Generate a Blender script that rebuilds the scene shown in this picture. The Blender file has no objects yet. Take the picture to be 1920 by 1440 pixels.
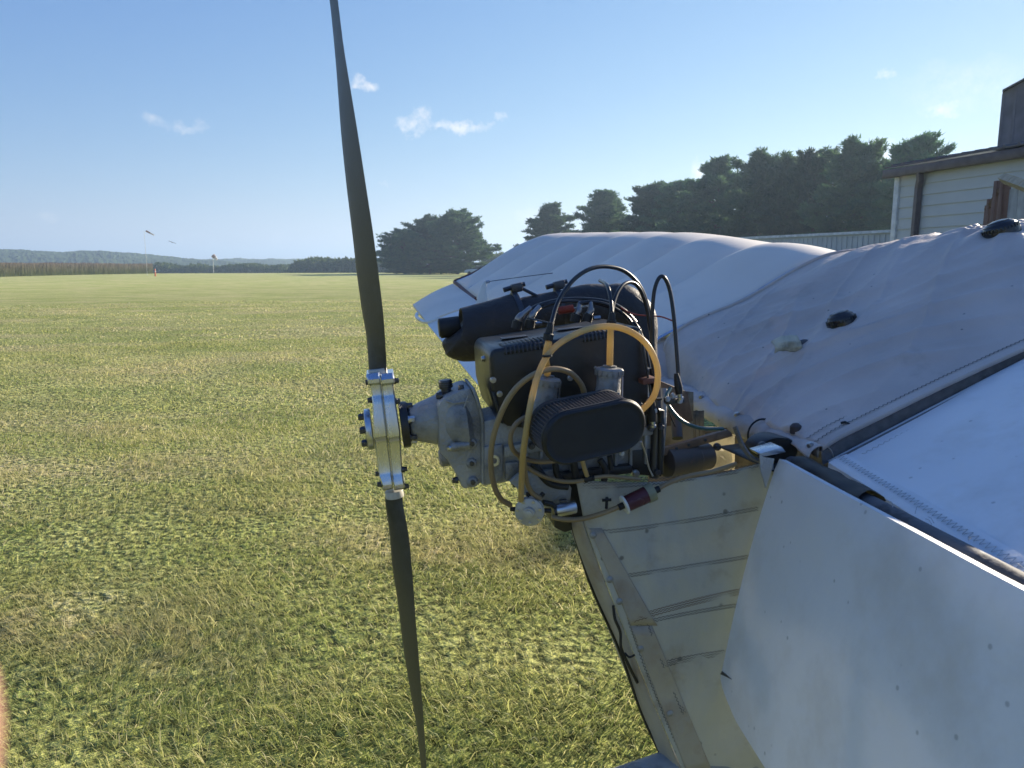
import bpy, bmesh, math, random
import numpy as np
from math import radians, sin, cos, pi, atan, sqrt
from mathutils import Vector, Matrix, noise

# ------------------------------------------------------------------ camera, sky, sun, exposure
sc = bpy.context.scene
COL = sc.collection
CAMH = 1.45
PITCH = atan(221/1420.)
cam_d = bpy.data.cameras.new('camera'); cam = bpy.data.objects.new('camera', cam_d); COL.objects.link(cam)
cam.location = (0, 0, CAMH); cam.rotation_euler = (pi/2-PITCH, 0, 0)
cam_d.sensor_width = 36; cam_d.lens = 36*1420/1920.; cam_d.clip_start = .01; cam_d.clip_end = 9000
cam_d.dof.use_dof = True; cam_d.dof.focus_distance = 2.4; cam_d.dof.aperture_fstop = cam_d.lens/2.2
sc.camera = cam
SUN_EL, SUN_AZ = radians(20), radians(45.5)      # azimuth from +Y towards +X
sun_dir = Vector((sin(SUN_AZ)*cos(SUN_EL), cos(SUN_AZ)*cos(SUN_EL), sin(SUN_EL)))
sl = bpy.data.lights.new('sun', 'SUN'); sl.energy = 5.0; sl.angle = radians(.55); sl.color = (1, .88, .70)
so = bpy.data.objects.new('sun', sl); COL.objects.link(so)
so.rotation_euler = sun_dir.to_track_quat('Z', 'Y').to_euler(); so.location = (30, 20, 30)
world = bpy.data.worlds.new('World'); sc.world = world; world.use_nodes = True
sc.view_settings.view_transform = 'Standard'; sc.view_settings.look = 'None'
sc.view_settings.gamma = 1; sc.view_settings.use_curve_mapping = False
sc.view_settings.exposure = 1.27
HAZE = 0.0008; SKYK = 7.0

F = 1420.
C0 = Vector((0, 0, CAMH)); FW = Vector((0, cos(PITCH), -sin(PITCH))); UP = Vector((0, sin(PITCH), cos(PITCH))); RT = Vector((1, 0, 0))
def ray(x, y): return FW + RT*((x-960)/F) - UP*((y-720)/F)
def P(x, y, d): return C0 + ray(x, y)*d
def PY(x, y, Y):                      # point on a pixel's ray at world depth Y
    r = ray(x, y); return C0 + r*(Y/r.y)
def AT(x, Y, z=0.0):                  # point on the ground seen in picture column x at depth Y
    r = ray(x, 720); return Vector((r.x*FW.y*Y, Y, z))

def build_world():
    nt = world.node_tree; N = nt.nodes; L = nt.links
    bg = N['Background']; bg.inputs[1].default_value = .055
    sky = N.new('ShaderNodeTexSky'); sky.sky_type = 'NISHITA'; sky.sun_disc = False
    sky.sun_elevation = SUN_EL; sky.sun_rotation = SUN_AZ; sky.altitude = 100
    sky.air_density = 1.0; sky.dust_density = .05; sky.ozone_density = 3.5
    tc = N.new('ShaderNodeTexCoord')
    # clouds: soft wisps at fixed directions of the sky
    clouds = [(684,155,22,8,.85),(776,236,20,12,.8),(790,215,14,10,.8),(800,232,12,8,.4),(868,232,40,10,.85),(940,217,15,7,.7),(833,233,12,7,.6),(345,233,12,8,.5),(375,235,12,7,.4),(292,226,20,9,.35),
              (90,407,16,7,.5),(1758,204,24,10,.85),(1666,138,13,6,.6),(1318,312,16,11,.95),(1555,300,24,14,1.),(1635,300,28,22,1.),(1612,294,30,14,1.),
              (998,405,22,12,.5),(520,455,14,11,.42),(395,458,12,9,.3),(352,450,10,9,.25),(470,460,14,7,.3),(565,463,12,6,.2),(720,345,8,3,.35),(1810,160,70,26,.22)]
    nz = N.new('ShaderNodeTexNoise'); nz.inputs['Scale'].default_value = 26; nz.inputs['Detail'].default_value = 6; nz.inputs['Roughness'].default_value = .62
    L.new(tc.outputs['Generated'], nz.inputs['Vector'])
    mp = N.new('ShaderNodeVectorMath'); mp.operation = 'SUBTRACT'; mp.inputs[1].default_value = (.5, .5, .5)
    L.new(nz.outputs['Color'], mp.inputs[0])
    ms = N.new('ShaderNodeVectorMath'); ms.operation = 'SCALE'; ms.inputs['Scale'].default_value = .055
    L.new(mp.outputs[0], ms.inputs[0])
    ad = N.new('ShaderNodeVectorMath'); ad.operation = 'ADD'; L.new(tc.outputs['Generated'], ad.inputs[0]); L.new(ms.outputs[0], ad.inputs[1])
    nz2 = N.new('ShaderNodeTexNoise'); nz2.inputs['Scale'].default_value = 70; nz2.inputs['Detail'].default_value = 9; nz2.inputs['Roughness'].default_value = .68
    L.new(tc.outputs['Generated'], nz2.inputs['Vector'])
    acc = None
    def math_(op, a, b=None, c=None):
        m = N.new('ShaderNodeMath'); m.operation = op
        for i, v in enumerate((a, b, c)):
            if v is None: continue
            if isinstance(v, (int, float)): m.inputs[i].default_value = v
            else: L.new(v, m.inputs[i])
        return m.outputs[0]
    for (px, py, wx, wy, amt) in clouds:
        d = ray(px, py).normalized()
        rx = Vector((d.y, -d.x, 0)).normalized(); ry = rx.cross(d)
        def dot(v):
            n = N.new('ShaderNodeVectorMath'); n.operation = 'DOT_PRODUCT'; n.inputs[1].default_value = v
            L.new(ad.outputs[0], n.inputs[0]); return n.outputs['Value']
        k = (ray(px, py).length)
        u = math_('MULTIPLY', dot(rx), F/k/wx); v = math_('MULTIPLY', math_('SUBTRACT', dot(ry), 0.0), F/k/wy)
        front = math_('GREATER_THAN', dot(d), .5)
        r2 = math_('ADD', math_('MULTIPLY', u, u), math_('MULTIPLY', v, v))
        g = math_('MULTIPLY', math_('MULTIPLY', math_('MAXIMUM', math_('SUBTRACT', 1.0, math_('MULTIPLY', r2, .55)), 0.0), amt), front)
        acc = g if acc is None else math_('MAXIMUM', acc, g)
    fac = math_('MULTIPLY', acc, math_('MULTIPLY_ADD', nz2.outputs[0], 3.2, -1.0))
    fac = math_('MINIMUM', math_('MAXIMUM', fac, 0.0), .92)
    mix = N.new('ShaderNodeMix'); mix.data_type = 'RGBA'
    # the camera's tone response flattens the sky: one power curve per channel over the whole dome
    sep = N.new('ShaderNodeSeparateColor'); L.new(sky.outputs[0], sep.inputs[0]); cmb = N.new('ShaderNodeCombineColor')
    for c_, (k_, g_) in enumerate(((1.38, 1.05), (1.08, .78), (1.02, .38))):
        L.new(math_('MULTIPLY', math_('POWER', math_('MULTIPLY', sep.outputs[c_], .1), g_), k_*SKYK), cmb.inputs[c_])
    L.new(fac, mix.inputs[0]); L.new(cmb.outputs[0], mix.inputs[6]); mix.inputs[7].default_value = (SKYK*1.15, SKYK*1.12, SKYK*1.10, 1)
    L.new(mix.outputs[2], bg.inputs[0])
build_world()

# ------------------------------------------------------------------ material helpers
def rgb(c): return (c[0], c[1], c[2], 1)
def mat(name, col, rough=.6, metal=0., col2=None, scale=6., bump=0., bscale=None, spots=None, transl=0., spec=.5, alpha=None, stretch=None, gen=False, detail=6, contrast=(.35,.65), trans=0., dirt=None):
    m = bpy.data.materials.new(name); m.use_nodes = True; nt = m.node_tree; N = nt.nodes; L = nt.links
    b = N['Principled BSDF']; out = N['Material Output']
    b.inputs['Roughness'].default_value = rough; b.inputs['Metallic'].default_value = metal
    b.inputs['Specular IOR Level'].default_value = spec
    b.inputs['Base Color'].default_value = rgb(col)
    tc = N.new('ShaderNodeTexCoord'); vec = tc.outputs['Object']
    if stretch:
        mp = N.new('ShaderNodeMapping'); mp.inputs['Scale'].default_value = stretch; L.new(vec, mp.inputs[0]); vec = mp.outputs[0]
    csock = None
    if col2 is None: col2 = tuple(c*.72 for c in col)
    nz = N.new('ShaderNodeTexNoise'); nz.inputs['Scale'].default_value = scale; nz.inputs['Detail'].default_value = detail; L.new(vec, nz.inputs['Vector'])
    rp = N.new('ShaderNodeMapRange'); rp.inputs[1].default_value = contrast[0]; rp.inputs[2].default_value = contrast[1]; L.new(nz.outputs[0], rp.inputs[0])
    mx = N.new('ShaderNodeMix'); mx.data_type = 'RGBA'; L.new(rp.outputs[0], mx.inputs[0]); mx.inputs[6].default_value = rgb(col); mx.inputs[7].default_value = rgb(col2)
    csock = mx.outputs[2]
    if dirt:      # (colour, scale, low, high)
        n2 = N.new('ShaderNodeTexNoise'); n2.inputs['Scale'].default_value = dirt[1]; n2.inputs['Detail'].default_value = 8; n2.inputs['Roughness'].default_value = .65; L.new(tc.outputs['Object'], n2.inputs['Vector'])
        r2 = N.new('ShaderNodeMapRange'); r2.inputs[1].default_value = dirt[2]; r2.inputs[2].default_value = dirt[3]; r2.inputs[4].default_value = .85; L.new(n2.outputs[0], r2.inputs[0])
        m2 = N.new('ShaderNodeMix'); m2.data_type = 'RGBA'; L.new(r2.outputs[0], m2.inputs[0]); L.new(csock, m2.inputs[6]); m2.inputs[7].default_value = rgb(dirt[0]); csock = m2.outputs[2]
    if spots:     # (colour, scale, size)
        vo = N.new('ShaderNodeTexVoronoi'); vo.inputs['Scale'].default_value = spots[1]; L.new(tc.outputs['Object'], vo.inputs['Vector'])
        r3 = N.new('ShaderNodeMapRange'); r3.inputs[1].default_value = spots[2]; r3.inputs[2].default_value = spots[2]*.6; r3.inputs[4].default_value = .8; L.new(vo.outputs['Distance'], r3.inputs[0])
        n3 = N.new('ShaderNodeMath'); n3.operation = 'GREATER_THAN'; n3.inputs[1].default_value = spots[3] if len(spots) > 3 else .6
        sp = N.new('ShaderNodeSeparateColor'); L.new(vo.outputs['Color'], sp.inputs[0]); L.new(sp.outputs[0], n3.inputs[0])
        m4 = N.new('ShaderNodeMath'); m4.operation = 'MULTIPLY'; L.new(r3.outputs[0], m4.inputs[0]); L.new(n3.outputs[0], m4.inputs[1])
        m3 = N.new('ShaderNodeMix'); m3.data_type = 'RGBA'; L.new(m4.outputs[0], m3.inputs[0]); L.new(csock, m3.inputs[6]); m3.inputs[7].default_value = rgb(spots[0]); csock = m3.outputs[2]
    L.new(csock, b.inputs['Base Color'])
    # roughness variation
    rr = N.new('ShaderNodeMapRange'); rr.inputs[3].default_value = max(.02, rough-.1); rr.inputs[4].default_value = min(1, rough+.12); L.new(nz.outputs[0], rr.inputs[0]); L.new(rr.outputs[0], b.inputs['Roughness'])
    if bump:
        n4 = N.new('ShaderNodeTexNoise'); n4.inputs['Scale'].default_value = bscale or scale*6; n4.inputs['Detail'].default_value = 5; L.new(vec, n4.inputs['Vector'])
        bp = N.new('ShaderNodeBump'); bp.inputs['Strength'].default_value = bump; bp.inputs['Distance'].default_value = .01; L.new(n4.outputs[0], bp.inputs['Height']); L.new(bp.outputs[0], b.inputs['Normal'])
    if trans: b.inputs['Transmission Weight'].default_value = trans
    if transl:
        tr = N.new('ShaderNodeBsdfTranslucent'); L.new(csock, tr.inputs[0]); ms = N.new('ShaderNodeMixShader'); ms.inputs[0].default_value = transl
        L.new(b.outputs[0], ms.inputs[1]); L.new(tr.outputs[0], ms.inputs[2]); L.new(ms.outputs[0], out.inputs[0])
    return m

# ------------------------------------------------------------------ object helpers
WM = {}
def tag(o, label=None, cat=None, group=None, kind=None):
    if label: o['label'] = label
    if cat: o['category'] = cat
    if group: o['group'] = group
    if kind: o['kind'] = kind
    return o
def place(o, parent, M):
    WM[o.name] = M
    if parent is not None:
        o.parent = parent; o.matrix_basis = WM[parent.name].inverted() @ M
    else: o.matrix_basis = M
def empty(name, loc, rz=0.):
    o = bpy.data.objects.new(name, None); COL.objects.link(o); o.empty_display_size = .2
    place(o, None, Matrix.Translation(loc) @ Matrix.Rotation(rz, 4, 'Z')); return o
def basis_z(d, hint=Vector((0, 0, 1))):
    d = d.normalized(); x = hint.cross(d)
    if x.length < 1e-4: x = Vector((1, 0, 0)).cross(d)
    x.normalize(); y = d.cross(x); return x, y
class G:
    def __init__(s): s.v = []; s.f = []
    def add(s, vs, fs):
        o = len(s.v); s.v += [tuple(p) for p in vs]; s.f += [tuple(i+o for i in f) for f in fs]; return s
    def tube(s, pts, r, seg=12, caps=True, flat=1.0):
        pts = [Vector(p) for p in pts]; n = len(pts); rs = r if isinstance(r, (list, tuple)) else [r]*n
        t0 = (pts[1]-pts[0]).normalized(); x, y = basis_z(t0, Vector((.13, .2, 1)))
        vs = []; fs = []
        for i, p in enumerate(pts):
            t = (pts[min(i+1, n-1)]-pts[max(i-1, 0)])
            if t.length < 1e-9: t = t0
            t.normalize(); x = (x-t*x.dot(t)).normalized(); y = t.cross(x)
            for k in range(seg):
                a = 2*pi*k/seg; vs.append(p+x*cos(a)*rs[i]+y*sin(a)*rs[i]*flat)
        for i in range(n-1):
            for k in range(seg):
                k2 = (k+1) % seg; fs.append((i*seg+k, i*seg+k2, (i+1)*seg+k2, (i+1)*seg+k))
        if caps: fs.append(tuple(range(seg))[::-1]); fs.append(tuple((n-1)*seg+k for k in range(seg)))
        return s.add(vs, fs)
    def lathe(s, p0, axis, prof, seg=24, hint=Vector((0, 0, 1)), sx=1., sy=1.):
        axis = axis.normalized(); x, y = basis_z(axis, hint); vs = []; fs = []
        for (t, r) in prof:
            for k in range(seg):
                a = 2*pi*k/seg; vs.append(p0+axis*t+x*(cos(a)*r*sx)+y*(sin(a)*r*sy))
        n = len(prof)
        for i in range(n-1):
            for k in range(seg):
                k2 = (k+1) % seg; fs.append((i*seg+k, i*seg+k2, (i+1)*seg+k2, (i+1)*seg+k))
        fs.append(tuple(range(seg))[::-1]); fs.append(tuple((n-1)*seg+k for k in range(seg)))
        return s.add(vs, fs)
    def prism(s, poly, vec):
        n = len(poly); vs = [Vector(p) for p in poly]+[Vector(p)+vec for p in poly]
        fs = [tuple(range(n))[::-1], tuple(range(n, 2*n))]+[(i, (i+1) % n, n+(i+1) % n, n+i) for i in range(n)]
        return s.add(vs, fs)
    def box(s, c, dims, ax=None):
        ax = ax or (Vector((1, 0, 0)), Vector((0, 1, 0)), Vector((0, 0, 1))); c = Vector(c)
        q = [c+ax[0]*(i*dims[0]/2)+ax[1]*(j*dims[1]/2)+ax[2]*(k*dims[2]/2) for i in (-1, 1) for j in (-1, 1) for k in (-1, 1)]
        return s.add(q, [(0, 1, 3, 2), (4, 6, 7, 5), (0, 4, 5, 1), (2, 3, 7, 6), (0, 2, 6, 4), (1, 5, 7, 3)])
    def grid(s, rows, wrap=False):
        nr = len(rows); nc = len(rows[0]); vs = [p for r in rows for p in r]; fs = []
        for i in range(nr-1):
            for j in range(nc-(0 if wrap else 1)):
                j2 = (j+1) % nc; fs.append((i*nc+j, i*nc+j2, (i+1)*nc+j2, (i+1)*nc+j))
        return s.add(vs, fs)
    def obj(s, name, m, parent=None, bevel=0., smooth=True, bseg=2, solid=0., M=None, angle=38):
        V = np.array(s.v, dtype=float).reshape(-1, 3)
        if M is None:
            c = (V.min(0)+V.max(0))/2; M = Matrix.Translation(Vector(c)); V = V-c
        me = bpy.data.meshes.new(name); me.from_pydata([tuple(p) for p in V], [], s.f)
        bm = bmesh.new(); bm.from_mesh(me)
        bmesh.ops.recalc_face_normals(bm, faces=bm.faces)
        if bevel > 0:
            es = [e for e in bm.edges if len(e.link_faces) == 2 and e.calc_face_angle(0) > radians(35)]
            bmesh.ops.bevel(bm, geom=es, offset=bevel, segments=bseg, affect='EDGES', profile=.5, clamp_overlap=True)
        bm.to_mesh(me); bm.free()
        if smooth:
            me.polygons.foreach_set('use_smooth', [True]*len(me.polygons)); me.set_sharp_from_angle(angle=radians(angle))
        me.materials.append(m)
        o = bpy.data.objects.new(name, me); COL.objects.link(o); place(o, parent, M)
        if solid:
            md = o.modifiers.new('thickness', 'SOLIDIFY'); md.thickness = solid; md.offset = 0
        return o
def inst(src, name, parent, M):
    o = bpy.data.objects.new(name, src.data); COL.objects.link(o); place(o, parent, M); return o
def numesh(name, verts, faces_idx, nv_per, m, attrs=None):
    """fast mesh from arrays: faces_idx (n, k) all the same k"""
    me = bpy.data.meshes.new(name); verts = np.ascontiguousarray(verts, dtype=np.float32); n, k = faces_idx.shape
    me.vertices.add(len(verts)); me.vertices.foreach_set('co', verts.ravel())
    me.loops.add(n*k); me.loops.foreach_set('vertex_index', faces_idx.astype(np.int32).ravel())
    me.polygons.add(n); me.polygons.foreach_set('loop_start', np.arange(0, n*k, k, dtype=np.int32))
    for nm, arr in (attrs or {}).items():
        a = me.attributes.new(nm, 'FLOAT', 'POINT'); a.data.foreach_set('value', np.ascontiguousarray(arr, dtype=np.float32))
    me.update(calc_edges=True); me.materials.append(m); return me
def catmull(pts, k=10):
    pts = [Vector(p) for p in pts]; out = []; n = len(pts)
    for i in range(n-1):
        p0 = pts[max(i-1, 0)]; p1 = pts[i]; p2 = pts[i+1]; p3 = pts[min(i+2, n-1)]
        for j in range(k):
            t = j/k; out.append(.5*((2*p1)+(p2-p0)*t+(2*p0-5*p1+4*p2-p3)*t*t+(3*p1-p0-3*p2+p3)*t**3))
    out.append(pts[-1]); return out
rng = np.random.default_rng(7); random.seed(7)
_T = rng.random((256, 256))
def vn(x, y):                         # value noise on arrays
    xi = np.floor(x).astype(int); yi = np.floor(y).astype(int); fx = x-xi; fy = y-yi; fx = fx*fx*(3-2*fx); fy = fy*fy*(3-2*fy)
    g = lambda a, b: _T[a % 256, b % 256]
    return (g(xi, yi)*(1-fx)+g(xi+1, yi)*fx)*(1-fy)+(g(xi, yi+1)*(1-fx)+g(xi+1, yi+1)*fx)*fy
def fbm(x, y, o=3):
    s = 0; a = .5; t = 0
    for i in range(o): s = s+a*vn(x*2**i+17*i, y*2**i+5*i); t += a; a *= .5
    return s/t

# ------------------------------------------------------------------ the setting: ground, hills
def attr_node(N, nm):
    a = N.new('ShaderNodeAttribute'); a.attribute_name = nm; return a
def turf_colour(nt, blade):
    """world-space patches of green, yellow-green and straw shared by the soil sheet and the blades"""
    N = nt.nodes; L = nt.links
    geo = N.new('ShaderNodeNewGeometry')
    def nzn(scale, detail, stretch=(1, 1, 1), off=0):
        mp = N.new('ShaderNodeMapping'); mp.inputs['Scale'].default_value = stretch; mp.inputs['Location'].default_value = (off, off, 0); L.new(geo.outputs['Position'], mp.inputs[0])
        n = N.new('ShaderNodeTexNoise'); n.inputs['Scale'].default_value = scale; n.inputs['Detail'].default_value = detail; n.inputs['Roughness'].default_value = .6; L.new(mp.outputs[0], n.inputs['Vector']); return n.outputs[0]
    def rng_(s, a, b, lo=0., hi=1.):
        r = N.new('ShaderNodeMapRange'); r.inputs[1].default_value = a; r.inputs[2].default_value = b; r.inputs[3].default_value = lo; r.inputs[4].default_value = hi; L.new(s, r.inputs[0]); return r.outputs[0]
    def mixc(f, a, b):
        m = N.new('ShaderNodeMix'); m.data_type = 'RGBA'
        if isinstance(f, float): m.inputs[0].default_value = f
        else: L.new(f, m.inputs[0])
        for s, v in ((6, a), (7, b)):
            if isinstance(v, tuple): m.inputs[s].default_value = rgb(v)
            else: L.new(v, m.inputs[s])
        return m.outputs[2]
    big = nzn(.22, 4, (1, 1.4, 1)); mid = nzn(1.3, 4, off=7); fine = nzn(9, 3, off=3)
    base = mixc(rng_(big, .40, .62), (.36, .40, .11), (.50, .50, .19))
    base = mixc(rng_(mid, .42, .62, 0, .9), base, (.30, .35, .10))
    dry = N.new('ShaderNodeMath'); dry.operation = 'MULTIPLY'; L.new(rng_(nzn(.42, 5, (.7, 1.7, 1), 21), .47, .62), dry.inputs[0]); L.new(rng_(fine, .3, .6), dry.inputs[1])
    col = mixc(dry.outputs[0], base, (.58, .50, .26))
    return col, mixc, rng_, fine
def ground_material():
    m = bpy.data.materials.new('turf_soil'); m.use_nodes = True; nt = m.node_tree; b = nt.nodes['Principled BSDF']
    col, mixc, rng_, fine = turf_colour(nt, False)
    N = nt.nodes; L = nt.links
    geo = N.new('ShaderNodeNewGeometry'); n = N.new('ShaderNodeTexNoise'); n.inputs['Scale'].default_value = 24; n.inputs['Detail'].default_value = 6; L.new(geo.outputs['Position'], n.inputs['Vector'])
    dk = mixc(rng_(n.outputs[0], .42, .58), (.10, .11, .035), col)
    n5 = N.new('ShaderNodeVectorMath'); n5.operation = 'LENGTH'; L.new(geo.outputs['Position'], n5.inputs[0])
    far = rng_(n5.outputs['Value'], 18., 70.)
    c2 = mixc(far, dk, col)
    L.new(c2, b.inputs['Base Color']); b.inputs['Roughness'].default_value = .9; b.inputs['Specular IOR Level'].default_value = .15
    bp = N.new('ShaderNodeBump'); bp.inputs['Strength'].default_value = .8; bp.inputs['Distance'].default_value = .06; L.new(n.outputs[0], bp.inputs['Height']); L.new(bp.outputs[0], b.inputs['Normal'])
    return m
def gz(x, y):
    r = np.sqrt(x*x+y*y)
    z = (fbm(x*.35+50, y*.35+50, 2)-.5)*.07*np.clip(r/3, 0, 1)*np.clip(1-(r-60)/60, 0, 1)
    return z-np.clip(r-170, 0, 500)*.016
def build_ground():
    rad = np.concatenate([np.linspace(.0, 12, 40), np.geomspace(12.6, 5000, 70)]); na = 160
    A, Rr = np.meshgrid(np.linspace(0, 2*pi, na, endpoint=False), rad); X = Rr*np.sin(A); Y = Rr*np.cos(A); Z = gz(X, Y)
    V = np.stack([X, Y, Z], -1).reshape(-1, 3); fs = []
    idx = np.arange(len(rad)*na).reshape(len(rad), na); a = idx[:-1]; b = idx[1:]
    Fq = np.stack([a, b, np.roll(b, -1, 1), np.roll(a, -1, 1)], -1).reshape(-1, 4)
    me = numesh('ground', V, Fq, 4, ground_material()); me.polygons.foreach_set('use_smooth', [True]*len(me.polygons))
    o = bpy.data.objects.new('ground', me); COL.objects.link(o); tag(o, kind='structure')
build_ground()

def grass_blade_material():
    m = bpy.data.materials.new('grass_blade'); m.use_nodes = True; nt = m.node_tree; N = nt.nodes; L = nt.links; b = N['Principled BSDF']; out = N['Material Output']
    col, mixc, rng_, fine = turf_colour(nt, True)
    r = attr_node(N, 'rnd')
    c = mixc(rng_(r.outputs['Fac'], .40, .78), col, (.62, .58, .25))
    c = mixc(rng_(r.outputs['Fac'], .76, .88), c, (.75, .66, .42))
    c = mixc(rng_(r.outputs['Fac'], .0, .22, .7, 0), c, (.04, .085, .018))
    L.new(c, b.inputs['Base Color']); b.inputs['Roughness'].default_value = .5; b.inputs['Specular IOR Level'].default_value = .35
    tr = N.new('ShaderNodeBsdfTranslucent'); L.new(c, tr.inputs[0]); ms = N.new('ShaderNodeMixShader'); ms.inputs[0].default_value = .55
    L.new(b.outputs[0], ms.inputs[1]); L.new(tr.outputs[0], ms.inputs[2]); L.new(ms.outputs[0], out.inputs[0]); return m
def blades(zones, hmul=1.):
    VV = []; FF = []; RN = []; off = 0
    for (r0, r1, dens, w, h) in zones:
        half = radians(52); area = half*(r1*r1-r0*r0); n = int(area*dens)
        r = np.sqrt(rng.random(n)*(r1*r1-r0*r0)+r0*r0); a = (rng.random(n)*2-1)*half - radians(3)
        x = r*np.sin(a); y = r*np.cos(a)
        # clumpy: pull towards cell centres
        cl = fbm(x*2.2, y*2.2, 3)
        keep = rng.random(n) < np.clip(.10+cl*1.7, .25, 1); x = x[keep]; y = y[keep]; cl = cl[keep]; n = len(x)
        big = fbm(x*.5+9, y*.5+3, 2)
        hh = h*(.35+1.15*rng.random(n)**1.3)*(.35+cl*1.3); hh = np.where(rng.random(n) > .98, hh*1.6, hh)
        lean_a = 2*pi*fbm(x*.8+31, y*.8+11, 2)*1.6+rng.normal(0, 1.25, n); lean = np.clip(rng.normal(1.22, .36, n), .15, 1.65)
        z = gz(x, y)
        # towards the camera side facing width vector, random yaw
        yaw = rng.random(n)*2*pi; wx = np.cos(yaw); wy = np.sin(yaw); ww = w*(.6+.8*rng.random(n))
        dx = np.cos(lean_a)*np.sin(lean); dy = np.sin(lean_a)*np.sin(lean); dz = np.cos(lean)
        b0 = np.stack([x-wx*ww/2, y-wy*ww/2, z-.004], -1); b1 = np.stack([x+wx*ww/2, y+wy*ww/2, z-.004], -1)
        mx = x+dx*hh*.45; my = y+dy*hh*.45; mz = z+hh*(.25+.35*dz)
        m0 = np.stack([mx-wx*ww*.4, my-wy*ww*.4, mz], -1); m1 = np.stack([mx+wx*ww*.4, my+wy*ww*.4, mz], -1)
        tp = np.stack([x+dx*hh*1.1, y+dy*hh*1.1, z+hh*(.12+.85*dz)], -1)
        V = np.stack([b0, b1, m0, m1, tp], 1).reshape(-1, 3)
        base = (np.arange(n)*5)[:, None]+off
        FF.append((base+np.array([[0, 1, 3]])).reshape(-1, 3)); FF.append((base+np.array([[0, 3, 2]])).reshape(-1, 3)); FF.append((base+np.array([[2, 3, 4]])).reshape(-1, 3))
        rn = np.clip(rng.random(n)*.92+(big-.5)*.35, 0, 1); RN.append(np.repeat(rn, 5)); VV.append(V); off += n*5
    return np.concatenate(VV), np.concatenate(FF), np.concatenate(RN)
def build_grass():
    V, Fc, rn = blades([(1.2, 4.2, 9500, .0030, .050), (4.2, 8, 5200, .0042, .040), (8, 16, 1300, .0080, .033), (16, 34, 130, .020, .034)])
    me = numesh('grass', V, Fc, 3, grass_blade_material(), {'rnd': rn})
    o = bpy.data.objects.new('grass', me); COL.objects.link(o); tag(o, 'mown green and straw coloured grass covering the airfield', 'grass', kind='stuff')
build_grass()

# distant ridges
M_WOOD = mat('far_woodland', (.030, .052, .018), .95, col2=(.055, .082, .026), scale=.02, spec=.1)
M_BUSH = mat('bush_leaf', (.05, .085, .022), .8, col2=(.09, .125, .035), scale=.35, spec=.2, transl=.25)
def ridge(name, prof, Y, depth, seed, bump):
    """wooded ridge: prof = picture column, crest row; the crest stands at depth Y"""
    xs = np.arange(prof[0][0], prof[-1][0], 1.6); ys = np.interp(xs, [p[0] for p in prof], [p[1] for p in prof]); n = len(xs)
    tops = [PY(x, y, Y) for x, y in zip(xs, ys)]
    rows = []; prof_z = [(-1., -12)]+[(-.9+.09*i, .25+.75*(i/10.)**.8) for i in range(11)]+[(.15, .9), (1., -12)]
    for (t, f) in prof_z:
        row = []
        for i, p in enumerate(tops):
            jt = (random.random()-.5)*1.6; x = p.x*(1+t*depth/Y)+jt; y = Y+t*depth+(random.random()-.5)*9; z = p.z*f if f > 0 else -14
            if f > 0: z += (float(fbm(np.array([x*.028+seed+t*31]), np.array([y*.02+seed]), 4)[0])-.5)*bump+random.random()*bump*.12
            row.append(Vector((x, y, z)))
        rows.append(row)
    g = G().grid(rows); o = g.obj(name, M_WOOD, None, smooth=False, M=Matrix.Identity(4)); return tag(o, kind='structure')
ridge('far_hill', [(-900, 474), (-300, 470), (-40, 468), (60, 470), (160, 473), (240, 477), (300, 483), (370, 489), (450, 495), (520, 502)], 600, 110, 3, 5.5)
ridge('hill', [(200, 494), (260, 489), (330, 486), (400, 487), (480, 484), (560, 486), (640, 491), (720, 492), (900, 494), (1200, 492), (2200, 490), (3200, 490)], 800, 130, 9, 6)

# ------------------------------------------------------------------ vegetation
M_PINE = mat('pine_needles', (.052, .115, .062), .7, col2=(.10, .165, .07), scale=.9, spec=.3, transl=.42)
def vary(m):
    nt = m.node_tree; N = nt.nodes; L = nt.links; oi = N.new('ShaderNodeObjectInfo'); hs = N.new('ShaderNodeHueSaturation')
    mr = N.new('ShaderNodeMapRange'); mr.inputs[3].default_value = .7; mr.inputs[4].default_value = 1.35; L.new(oi.outputs['Random'], mr.inputs[0]); L.new(mr.outputs[0], hs.inputs['Value'])
    m2 = N.new('ShaderNodeMapRange'); m2.inputs[3].default_value = .48; m2.inputs[4].default_value = .52; L.new(oi.outputs['Random'], m2.inputs[0]); L.new(m2.outputs[0], hs.inputs['Hue'])
    b = N['Principled BSDF']; src = b.inputs['Base Color'].links[0].from_socket; L.new(src, hs.inputs['Color'])
    for n in N:
        for s in n.inputs:
            if s.is_linked and s.links[0].from_socket == src and n != hs and n.type in ('BSDF_PRINCIPLED', 'BSDF_TRANSLUCENT'): L.new(hs.outputs[0], s)
vary(M_PINE)
M_BARK = mat('bark', (.09, .07, .055), .9, scale=8, bump=.5)
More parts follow.
